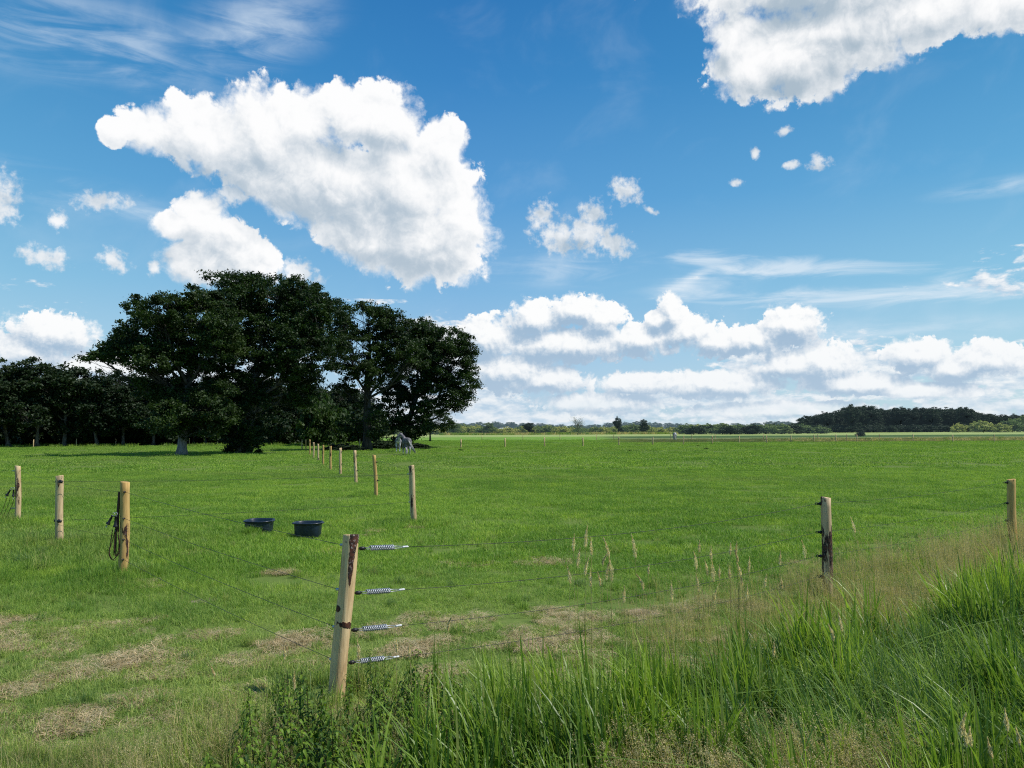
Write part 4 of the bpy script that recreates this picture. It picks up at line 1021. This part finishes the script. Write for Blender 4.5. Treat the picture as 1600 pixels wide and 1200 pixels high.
_src = bpy.data.collections                                       # plain meshes used as instance sources, not in the scene
def scatter(name, label, cat, variants, pts, rot, scl, idx):
    "ONE stuff object: a point cloud mesh that instances its own variants"
    n = len(pts); me = bpy.data.meshes.new(name); me.vertices.add(n); me.vertices.foreach_set('co', np.asarray(pts, np.float32).ravel())
    for nm, ty, dat in (('rot', 'FLOAT_VECTOR', rot), ('scl', 'FLOAT_VECTOR', scl), ('idx', 'INT', idx)):
        a = me.attributes.new(nm, ty, 'POINT'); a.data.foreach_set('vector' if ty == 'FLOAT_VECTOR' else 'value', np.asarray(dat).astype(np.float32 if ty != 'INT' else np.int32).ravel())
    ob = bpy.data.objects.new(name, me); COL.objects.link(ob); tag(ob, label, cat, kind='stuff')
    for v in variants:
        for m_ in v.materials:
            if m_.name not in me.materials: me.materials.append(m_)
    ng = bpy.data.node_groups.new(name + '_instances', 'GeometryNodeTree')
    ng.interface.new_socket('Geometry', in_out='INPUT', socket_type='NodeSocketGeometry'); ng.interface.new_socket('Geometry', in_out='OUTPUT', socket_type='NodeSocketGeometry')
    N = ng.nodes; Lk = ng.links; gi = N.new('NodeGroupInput'); go = N.new('NodeGroupOutput'); jn = N.new('GeometryNodeJoinGeometry')
    for v in reversed(variants):
        so_ = bpy.data.objects.new(v.name, v); oi = N.new('GeometryNodeObjectInfo'); oi.inputs['Object'].default_value = so_; oi.inputs['As Instance'].default_value = True
        Lk.new(oi.outputs['Geometry'], jn.inputs[0])
    ip = N.new('GeometryNodeInstanceOnPoints'); Lk.new(gi.outputs[0], ip.inputs['Points']); Lk.new(jn.outputs[0], ip.inputs['Instance']); ip.inputs['Pick Instance'].default_value = True
    def attr(nm, ty):
        a = N.new('GeometryNodeInputNamedAttribute'); a.data_type = ty; a.inputs['Name'].default_value = nm; return a.outputs['Attribute']
    Lk.new(attr('idx', 'INT'), ip.inputs['Instance Index']); Lk.new(attr('rot', 'FLOAT_VECTOR'), ip.inputs['Rotation']); Lk.new(attr('scl', 'FLOAT_VECTOR'), ip.inputs['Scale'])
    Lk.new(ip.outputs[0], go.inputs[0])
    md = ob.modifiers.new('instances', 'NODES'); md.node_group = ng
    return ob
GR = np.random.default_rng(77)
def frustum_pts(y0, y1, dens, margin=1.0, xr=None):
    A = (y1 - y0) * (2 * .70 * y1 + 2 * margin); n = int(A * dens)
    y = GR.uniform(y0, y1, n); x = GR.uniform(-1, 1, n) * (.70 * y1 + margin); k = abs(x) < .70 * y + margin
    return np.stack([x[k], y[k], np.zeros(k.sum())], 1)
def smooth2(x, y, f, ph):                                           # cheap clumpiness field
    return .5 + .5 * np.sin(x * f + 1.7 * np.sin(y * f * .7 + ph)) * np.cos(y * f * 1.1 + 1.3 * np.sin(x * f * .8 + ph * 2))
bank = lambda x: .72 * x + 5.0
fence_y = lambda x: .72 * x + 7.15
# --- turf: near / middle / far patches in one object
rg = np.random.default_rng(5); var = []
for k in range(4): var.append(blob_mesh('turf', [(*blades(rg, 420, .30, (.03, .085), .0042, .9, .2, 3), 0), (*blades(rg, 60, .30, (.07, .13), .004, .8, .4, 3), 0)], [M_turf]))
for k in range(3): var.append(blob_mesh('turf', [(*blades(rg, 520, .55, (.05, .11), .008, .8, .2, 2), 0)], [M_turf]))
for k in range(3): var.append(blob_mesh('turf', [(*blades(rg, 420, 1.4, (.05, .12), .030, .7, .1, 2), 0)], [M_turf]))
p1 = frustum_pts(4.2, 13, 9); k = (p1[:, 1] > bank(p1[:, 0]) - 1.0); p1 = p1[k]
p2 = frustum_pts(12.0, 42, 3.8); p3 = frustum_pts(40, 175, .36)
k3 = GR.random(len(p3)) < np.clip(110 / p3[:, 1], .3, 1); p3 = p3[k3]
pts = np.concatenate([p1, p2, p3]); n = len(pts)
def dryness(p):
    d = np.full(len(p), 9.)
    for (x, y, rx, ry) in STRAW: d = np.minimum(d, np.hypot((p[:, 0] - x) / rx, (p[:, 1] - y) / ry))
    return d
def bareness(p):
    d = np.full(len(p), 9.)
    for (x, y, rx, ry) in BARE: d = np.minimum(d, np.hypot((p[:, 0] - x) / (rx + .12), (p[:, 1] - y) / (ry + .12)))
    return d
idx = np.concatenate([GR.integers(0, 4, len(p1)), 4 + GR.integers(0, 3, len(p2)), 7 + GR.integers(0, 3, len(p3))])
lush = smooth2(pts[:, 0], pts[:, 1], 1.1, 2.) * .5 + smooth2(pts[:, 0], pts[:, 1], .37, 5.) * .5
sz = .65 + .6 * lush + GR.uniform(-.1, .15, n); dd = dryness(pts); sz *= np.where(dd < 1, .45, 1.0)
# longer tufts round the tubs and at post feet
for P_ in (P4[1], P5[1], P6[1], P7[1], P2[1]):
    r = np.hypot(pts[:, 0] - P_.x, pts[:, 1] - P_.y + .35); sz *= 1 + 1.3 * np.exp(-(r / .55) ** 2)
lf = np.exp(-(((pts[:, 0] + 7.5) / 3.5) ** 2 + ((pts[:, 1] - 12.5) / 3) ** 2)); sz *= 1 + 1.1 * lf
kp = bareness(pts) > 1; pts, idx, sz, n = pts[kp], idx[kp], sz[kp], kp.sum()
scatter('pasture_grass', 'short green pasture grass covering the whole meadow', 'grass', var, pts,
        np.stack([GR.normal(0, .05, n), GR.normal(0, .05, n), GR.uniform(0, 6.28, n)], 1), np.stack([np.ones(n), np.ones(n), sz], 1), idx)
# --- longer tufts in the meadow: round tubs, post feet, left verge
var = [blob_mesh('tuft', [(*blades(rg, 110, .14, (.14, .34), .0065, .45, .45, 4, disc=True), 0)], [M_turf]) for k in range(3)] + \
      [blob_mesh('tuft', [(*blades(rg, 110, .16, (.18, .42), .006, .5, .5, 5, disc=True), 0), (*blades(rg, 12, .12, (.3, .5), .003, .3, .2, 4, disc=True), 1)], [M_long, M_dryg]) for k in range(3)] + \
      [blob_mesh('tuft', [(*blades(rg, 100, .15, (.14, .34), .0065, .5, .4, 4, disc=True), 0)], [M_blue]) for k in range(2)]
L_ = []
def ring_tufts(P_, n, r, s, kinds, dy=-.12, yr=1.0):
    for q in range(n):
        a = GR.uniform(0, 6.28); d = GR.uniform(.3, 1) * r; L_.append((P_.x + math.cos(a) * d, P_.y + dy + math.sin(a) * d * yr, s * GR.uniform(.6, 1.2), kinds[GR.integers(0, len(kinds))]))
for P_ in (T1.location, T2.location): ring_tufts(P_, 10, .50, .42, (0, 1, 2), -.05, .9)
for q in range(10): L_.append((T2.location.x + GR.normal(-.02, .07), T2.location.y - .36 + GR.normal(0, .05), GR.uniform(.75, .95), GR.integers(0, 3)))
for q in range(26): L_.append((T2.location.x + GR.uniform(-.7, .9), T2.location.y - GR.uniform(.5, 1.3), GR.uniform(.4, .75), GR.integers(0, 3)))
ring_tufts(P4[1], 14, .38, .95, (0, 6, 7)); ring_tufts(P5[1], 14, .6, .95, (0, 3, 6)); ring_tufts(P6[1], 16, .8, 1.0, (0, 3, 6)); ring_tufts(P7[1], 9, .4, .7, (0, 6)); ring_tufts(P2[1], 10, .4, .8, (3, 4, 5)); ring_tufts(P1[1], 16, .5, .8, (0, 3, 4, 6), .1)
for R_ in rowposts[1:6]: ring_tufts(R_[1], 4, .25, .5, (0, 1))
for q in range(340):                                              # shaggy verge on the left
    x = GR.uniform(-13, -5.0); y = GR.uniform(8.8, 18); 
    if abs(x) > .72 * y: continue
    L_.append((x, y, GR.uniform(.35, 1.0) * (.55 + .55 * math.exp(-((x + 7.2) / 3) ** 2 - ((y - 12) / 3) ** 2)), (0, 1, 2, 6, 0, 1, 3)[GR.integers(0, 7)]))
for q in range(420):                                              # scattered in the near meadow
    y = GR.uniform(5.0, 16); x = GR.uniform(-.7, .7) * y
    if y < bank(x) or dryness(np.array([[x, y]]))[0] < .9: continue
    L_.append((x, y, GR.uniform(.25, .6), (0, 1, 2, 6, 3)[GR.integers(0, 5)]))
for q in range(520):                                              # long grass at the bottom left
    y = GR.uniform(3.9, 5.7); x = GR.uniform(-3.8, -.6)
    if y > 5.6 - .25 * abs(x + 1.5) or abs(x) > .75 * y: continue
    L_.append((x, y, GR.uniform(.5, 1.0) * (1.0 if x > -2.4 else .7), (3, 4, 5, 6, 0, 3)[GR.integers(0, 6)]))
L_ = np.array(L_); n = len(L_); kp = bareness(L_[:, :2]) > 1; L_ = L_[kp]; n = len(L_)
scatter('grass_tufts', 'longer shaggy grass tufts in the meadow, round the tubs and the post feet', 'grass tufts', var, np.stack([L_[:, 0], L_[:, 1], np.zeros(n)], 1),
        np.stack([GR.normal(0, .08, n), GR.normal(0, .08, n), GR.uniform(0, 6.28, n)], 1), np.repeat(L_[:, 2:3], 3, 1), L_[:, 3])
# --- cut straw lying in the dry patches
def straw_mesh(n, half):
    parts = []; V = []; F = []
    for k in range(n):
        a = rg.uniform(0, 6.28); L = rg.uniform(.04, .15); c = np.append(rg.uniform(-half, half, 2), rg.uniform(.012, .05)); d = np.array([math.cos(a), math.sin(a), rg.normal(0, .18)]); s_ = np.array([-d[1], d[0], 0]) * rg.uniform(.0010, .0021)
        m_ = c + np.array([0, 0, .012]) + s_ * rg.normal(0, 6)
        b = len(V); V += [c - d * L / 2 - s_, c - d * L / 2 + s_, m_ - s_, m_ + s_, c + d * L / 2 - s_, c + d * L / 2 + s_]; F += [[b, b + 1, b + 3, b + 2], [b + 2, b + 3, b + 5, b + 4]]
    return blob_mesh('straw', [(np.array(V), np.array(F), 0)], [M_straw])
var = [straw_mesh(380, .24) for k in range(4)]; L_ = []
for i, (x, y, rx, ry) in enumerate(STRAW):
    for q in range(int(4 + rx * ry * (8 if y < 8.5 else 4))):
        a = GR.uniform(0, 6.28); d = GR.random() ** .8 * 1.15; L_.append((x + math.cos(a) * rx * d, y + math.sin(a) * ry * d, GR.uniform(.6, 1.15) * (1 if y < 8 else .8)))
for q in range(200):
    y = GR.uniform(4.9, 9); x = GR.uniform(-.7, .5) * y
    if y > bank(x): L_.append((x, y, GR.uniform(.5, .9)))
L_ = np.array(L_); n = len(L_)
scatter('cut_straw', 'pale cut straw lying in loose patches on the near meadow', 'straw', var, np.stack([L_[:, 0], L_[:, 1], np.zeros(n)], 1),
        np.stack([GR.normal(0, .06, n), GR.normal(0, .06, n), GR.uniform(0, 6.28, n)], 1), np.repeat(L_[:, 2:3], 3, 1), GR.integers(0, 4, n))
# --- tall green grass of the bank
var = []
for k in range(5): var.append(blob_mesh('tall_tuft', [(*blades(rg, 34, .13, (.45, .95), .017, .26, .16, 6, disc=True, wind=(-.04, 0)), 0), (*blades(rg, 22, .15, (.35, .80), .017, .65, .50, 6, disc=True), 0)], [M_tall]))
for k in range(4): var.append(blob_mesh('tall_tuft', [(*blades(rg, 46, .15, (.35, .74), .0105, .38, .40, 6, disc=True, wind=(-.14, .02)), 0)], [M_blue]))
for k in range(3): var.append(blob_mesh('tall_tuft', [(*blades(rg, 40, .15, (.30, .72), .0125, .36, .30, 6, disc=True, wind=(-.12, 0)), 0)], [M_tall]))
N_ = 5200; x = GR.uniform(-1.0, 11.5, N_); y = GR.uniform(2.6, 13.2, N_)
k = (y < bank(x) + .55 * (smooth2(x, y * 0, 2.3, 1.) - .5) + GR.normal(0, .12, N_)) & (abs(x) < .72 * y + .5) & (x > -.45 - .25 * (y - 4) + GR.normal(0, .30, N_)); x, y = x[k], y[k]; n = len(x)
ed = bank(x) - y; leftish = x < .12 * y + .5
f = smooth2(x, y, 1.5, 3.) ; isb = (f + GR.normal(0, .15, n) > .63) & ~leftish & (ed > .5)
idx = np.where(isb, 5 + GR.integers(0, 4, n), np.where(leftish | (GR.random(n) < .35), GR.integers(0, 5, n), 9 + GR.integers(0, 3, n)))
s = GR.uniform(.72, 1.12, n) * np.where(ed < .5, .82 + .2 * GR.random(n), .95); s *= np.where(y < 4.0, .80, 1); s *= np.where(leftish & (x < 1.6), .98, 1)
# the drier panicle grass owns the bottom middle
pan = (y < 4.6) & (x > .55) & (x < 2.1) ; kp = ~(pan & (GR.random(n) < .25)); x, y, idx, s = x[kp], y[kp], idx[kp], s[kp]; n = len(x)
print('TALL', n)
scatter('tall_grass', 'tall lush green grass of the bank in the foreground on the right', 'tall grass', var, np.stack([x, y, np.zeros(n)], 1),
        np.stack([GR.normal(0, .05, n), GR.normal(0, .06, n), GR.uniform(-.6, .6, n)], 1), np.stack([s, s, s], 1), idx)
# --- airy panicle grass, straw coloured
def panicle_tuft(n, h, spik, spread=.05):
    st = blades(rg, n, .12, h, .0022, .22, .12, 4, disc=True, tipw=.5, wind=(-.06, 0))
    V = st[0].reshape(n, 5, 2, 3).mean(2); C = []
    for k in range(n):
        top = V[k, 4]; dn = V[k, 3]
        for q in range(spik):
            f = rg.random(); w_ = spread * (.25 + f) ; c = top * (1 - f * .9) + dn * f * .9; C.append(c + rg.normal(0, w_ * .5, 3) * [1, 1, .5])
    lv = leaves_np(np.array(C), .0048, rg, 0, .45)
    lo = blades(rg, int(n * 1.2), .13, (h[0] * .4, h[1] * .7), .004, .4, .4, 4, disc=True)
    return blob_mesh('panicle', [(*st, 0), (*lv, 1), (*lo, 2)], [M_dryg, M_pan, M_long])
def stem_tuft(n, h):
    st = blades(rg, n, .16, h, .0036, .16, .06, 4, disc=True, tipw=.4, wind=(-.03, 0)); V = st[0].reshape(n, 5, 2, 3).mean(2); C = []
    for k in range(n):
        for q in range(12): f = rg.random(); C.append(V[k, 4] * (1 - f * .7) + V[k, 3] * f * .7 + rg.normal(0, .006, 3))
    return blob_mesh('stem_tuft', [(*st, 0), (*leaves_np(np.array(C), .007, rg, 0, .4), 1), (*blades(rg, n, .15, (h[0] * .4, h[1] * .6), .006, .4, .3, 4, disc=True), 2)], [M_dryg, M_pan, M_long])
var = [panicle_tuft(16, (.35, .62), 34) for k in range(4)] + [stem_tuft(18, (.40, .80)) for k in range(3)]
L_ = []
for q in range(250):
    x = GR.uniform(.25, 2.6); y = GR.uniform(2.9, 4.6)
    if x > .52 * y or x < .12 * y: continue
    L_.append((x, y, GR.uniform(.8, 1.05), GR.integers(0, 4)))
for q in range(1150):                                              # dry belt between the bank and the fence
    x = GR.uniform(1.0, 12.5); y = bank(x) + GR.uniform(-.35, 3.0)
    if x > .72 * y + .5: continue
    e_ = min(1, .25 + .16 * x)
    if GR.random() > e_: continue
    L_.append((x, y, GR.uniform(.55, .95) * (.70 + .035 * x), 4 + GR.integers(0, 3) if GR.random() < .8 else GR.integers(0, 4)))
for q in range(70):
    x = GR.uniform(-2.6, .2); y = GR.uniform(4.4, 5.4); L_.append((x, y, GR.uniform(.5, .8), GR.integers(0, 4)))
L_ = np.array(L_); n = len(L_)
scatter('seeding_grass', 'straw coloured airy seed grass along the fence and at the bottom of the bank', 'seed grass', var, np.stack([L_[:, 0], L_[:, 1], np.zeros(n)], 1),
        np.stack([GR.normal(0, .05, n), GR.normal(0, .05, n), GR.uniform(-.7, .7, n)], 1), np.repeat(L_[:, 2:3], 3, 1), L_[:, 3])
# --- nettles and leafy weeds by the corner post
def nettle(H):
    mb = MB(); lean = rg.normal(0, .10, 2); zz = np.linspace(0, H, 6); st = np.stack([lean[0] * (zz / H) ** 2 * H, lean[1] * (zz / H) ** 2 * H, zz], 1); mb.tube(st, np.linspace(.0042, .0016, 6), 5, cap=False)
    sv = np.concatenate(mb.V); sf = np.concatenate(mb.F4); V = []; F = []
    k = 0; z = H * .15
    while z < H:
        f = z / H; L = .125 * (1.15 - .75 * f) * rg.uniform(.8, 1.15); c = np.array([np.interp(z, zz, st[:, 0]), np.interp(z, zz, st[:, 1]), z]); a0 = k * PI / 2 + rg.normal(0, .3)
        for s_ in (0, PI):
            a = a0 + s_; d = np.array([math.cos(a), math.sin(a), 0]); sd_ = np.array([-d[1], d[0], 0]); up = rg.uniform(.05, .35) * (.4 + f); dr = rg.uniform(.6, 1.4); b = len(V)
            prof = [(.0, .02), (.18, .10), (.38, .17), (.65, .12), (.88, .045), (1.0, .006)]
            for (u, wd) in prof:
                m_ = c + d * L * u * (1 - .25 * u * dr) + np.array([0, 0, L * (up * u * 1.6 - dr * u * u)]); fold = np.array([0, 0, L * wd * .35])
                V += [m_ - sd_ * L * wd + fold, m_, m_ + sd_ * L * wd + fold]
            for q in range(5):
                o_ = b + 3 * q; F += [[o_, o_ + 1, o_ + 4, o_ + 3], [o_ + 1, o_ + 2, o_ + 5, o_ + 4]]
        z += H * rg.uniform(.045, .07); k += 1
    return blob_mesh('nettle', [(sv, sf, 1), (np.array(V), np.array(F), 0)], [M_net, M_stem])
var = [nettle(h_) for h_ in (.5, .58, .64, .55, .45, .7)]
L_ = []
for q in range(300):
    x = GR.uniform(-1.75, .25); y = GR.uniform(4.0, 5.75)
    if x < -.375 * y + GR.normal(0, .08) or (x > -.02 * y + GR.normal(0, .2)): continue
    L_.append((x, y, GR.uniform(.55, 1.0) * (1.0 if y < 5.2 else .7), GR.integers(0, 6)))
for q in range(36): L_.append((GR.uniform(-1.25, -.3), GR.uniform(5.65, 6.05), GR.uniform(.45, .85), GR.integers(0, 6)))
for q in range(26): L_.append((GR.uniform(.0, .5), GR.uniform(3.9, 4.4), GR.uniform(.6, .9), GR.integers(0, 6)))
L_ = np.array(L_); n = len(L_)
scatter('nettles', 'dark leafy nettles crowding round the foot of the near corner post', 'nettles', var, np.stack([L_[:, 0], L_[:, 1], np.zeros(n)], 1),
        np.stack([GR.normal(0, .12, n), GR.normal(0, .12, n), GR.uniform(0, 6.28, n)], 1), np.repeat(L_[:, 2:3], 3, 1), L_[:, 3])
# --- cream plumes: one by one
PL = [(896,836,860),(915,823,854),(924,841,866),(903,857,887),(891,886,911),(923,891,916),(942,866,882),(951,842,868),(948,878,905),(956,870,908),(914,873,898),(993,836,871),(1013,883,896),(1005,900,921),(1050,910,937),(975,917,941),(938,895,915),
      (1092,845,862),(1088,862,889),(1105,878,898),(1111,855,874),(1115,875,908),(1092,898,925),(1141,850,866),(1150,847,866),(1153,862,878),(1170,872,893),(1157,881,900),(1160,898,915),(1140,885,904),(1219,862,882),(1258,846,872),(1115,917,940),(1195,898,918),(1222,902,920),(1167,914,938),(1336,809,832),(1124,884,902),
      (1502,1117,1150),(1510,1137,1166),(1517,1140,1165),(1550,1158,1184),(1574,1112,1140),(1593,1140,1162),(1315,960,985),(1302,978,1000),(1209,1005,1025),(460,1052,1075),(335,1040,1056),(700,965,985),(560,1003,1030),(445,1012,1030),(620,1000,1018),(640,1008,1026)]
def plume_mesh(L, seed):
    r = np.random.default_rng(seed); n = 340; f = np.sort(r.random(n)); bend = r.normal(0, .20)
    c = np.stack([bend * L * f ** 2, r.normal(0, .02) * f, f * L], 1); wd = .085 * L * np.sin(np.clip(f * 1.1 + .12, 0, 1) * PI) ** .7 + .001
    c = c + np.stack([r.normal(0, 1, n) * wd * .55, r.normal(0, 1, n) * wd * .55, r.normal(0, .003, n)], 1)
    d = np.stack([r.normal(0, .25, n), r.normal(0, .25, n), np.ones(n)], 1); d /= np.linalg.norm(d, axis=1)[:, None]; s_ = np.cross(d, r.normal(size=(n, 3))); s_ /= np.linalg.norm(s_, axis=1)[:, None]
    l_ = .008; V = np.stack([c - d * l_, c - s_ * .0022, c + d * l_, c + s_ * .0022], 1).reshape(-1, 3)
    m_ = mesh_np('plume', V, np.arange(4 * n).reshape(n, 4)); m_.materials.append(M_plume); return m_
for i, (px, y0, y1) in enumerate(PL):
    Y = 6.6 if px < 1030 else 7.3 if px < 1240 else 9.0
    if y0 > 1100: Y = 3.9
    elif y0 > 940: Y = 5.6
    if px < 720: Y = 5.5
    if px == 1336: Y = 8.2
    b = at(px, y1, Y); L = abs(at(px, y0, Y).z - b.z); H = b.z; lx = GR.normal(0, .03)
    root = thing('grass_plume', 'cream seed plume on a thin tall stalk standing above the bank grass', 'seed plume', (b.x - lx, Y, 0), 'cream seed plumes on stalks')
    mb = MB(); mb.tube([(0, 0, 0), (lx * .3, 0, H * .5), (lx, 0, H), (lx, 0, H + L * .5)], [.002, .0017, .0013, .0008], 5, cap=False)
    sm_ = mb.mesh('stalk'); sm_.materials.append(M_dryg); link('stalk', sm_, None, root)
    pl_ = link('plume', plume_mesh(L * 1.05, i), None, root, (lx, 0, H)); pl_.rotation_euler.z = GR.uniform(-.6, .6) + (PI if i % 3 == 0 else 0)
# dark reed stems rising through the left of the bank
for i, (px, y0) in enumerate(((752,975),(760,982),(770,968),(683,962),(700,985),(815,950),(822,955),(841,962),(849,952),(1052,948),(1180,945),(1187,950),(1260,968),(684,985),(745,990))):
    Y = 5.3 + (i % 5) * .12; tp_ = at(px, y0, Y)
    v_, f_ = blades(np.random.default_rng(i), 3, .02, (tp_.z * .8, tp_.z), .009, .06, .02, 6); me = mesh_np('reed', v_, f_); me.materials.append(M_tall)
    tag(link('reed', me, None, loc=(tp_.x, Y, 0)), 'dark upright reed blades rising above the bank grass', 'reed', 'reeds rising out of the bank')
# --- reeds and rough growth along the ditch beyond the far fence
var = [blob_mesh('ditch_tuft', [(*blades(rg, 60, 1.2, (.4, 1.1), .10, .3, .2, 2), 0)], [m_]) for m_ in (M_long, M_blue, M_dryg, M_tall)]
L_ = []
for q in range(900):
    Y = GR.uniform(186, 250); px = GR.uniform(1010, 1640)
    if px > 1290 and GR.random() < .7: continue; L_.append((at(px, 0, Y).x, Y, GR.uniform(.5, 1.0), GR.integers(0, 4)))
for q in range(260):
    Y = GR.uniform(132, 170); px = GR.uniform(1180, 1640); L_.append((at(px, 0, Y).x, Y, GR.uniform(.3, .6), (0, 2, 2)[GR.integers(0, 3)]))
for q in range(260):
    Y = GR.uniform(390, 425); px = GR.uniform(690, 1080); L_.append((at(px, 0, Y).x, Y, GR.uniform(.9, 1.8), (0, 2, 1)[GR.integers(0, 3)]))
for q in range(160):
    Y = GR.uniform(112, 128); px = GR.uniform(-40, 560); L_.append((at(px, 0, Y).x, Y, GR.uniform(.3, .7), 3))
L_ = np.array(L_); n = len(L_)
scatter('ditch_growth', 'low reeds and rough weeds along the ditches beyond the pasture', 'rough growth', var, np.stack([L_[:, 0], L_[:, 1], np.zeros(n)], 1),
        np.stack([np.zeros(n), np.zeros(n), GR.uniform(0, 6.28, n)], 1), np.repeat(L_[:, 2:3], 3, 1), L_[:, 3])
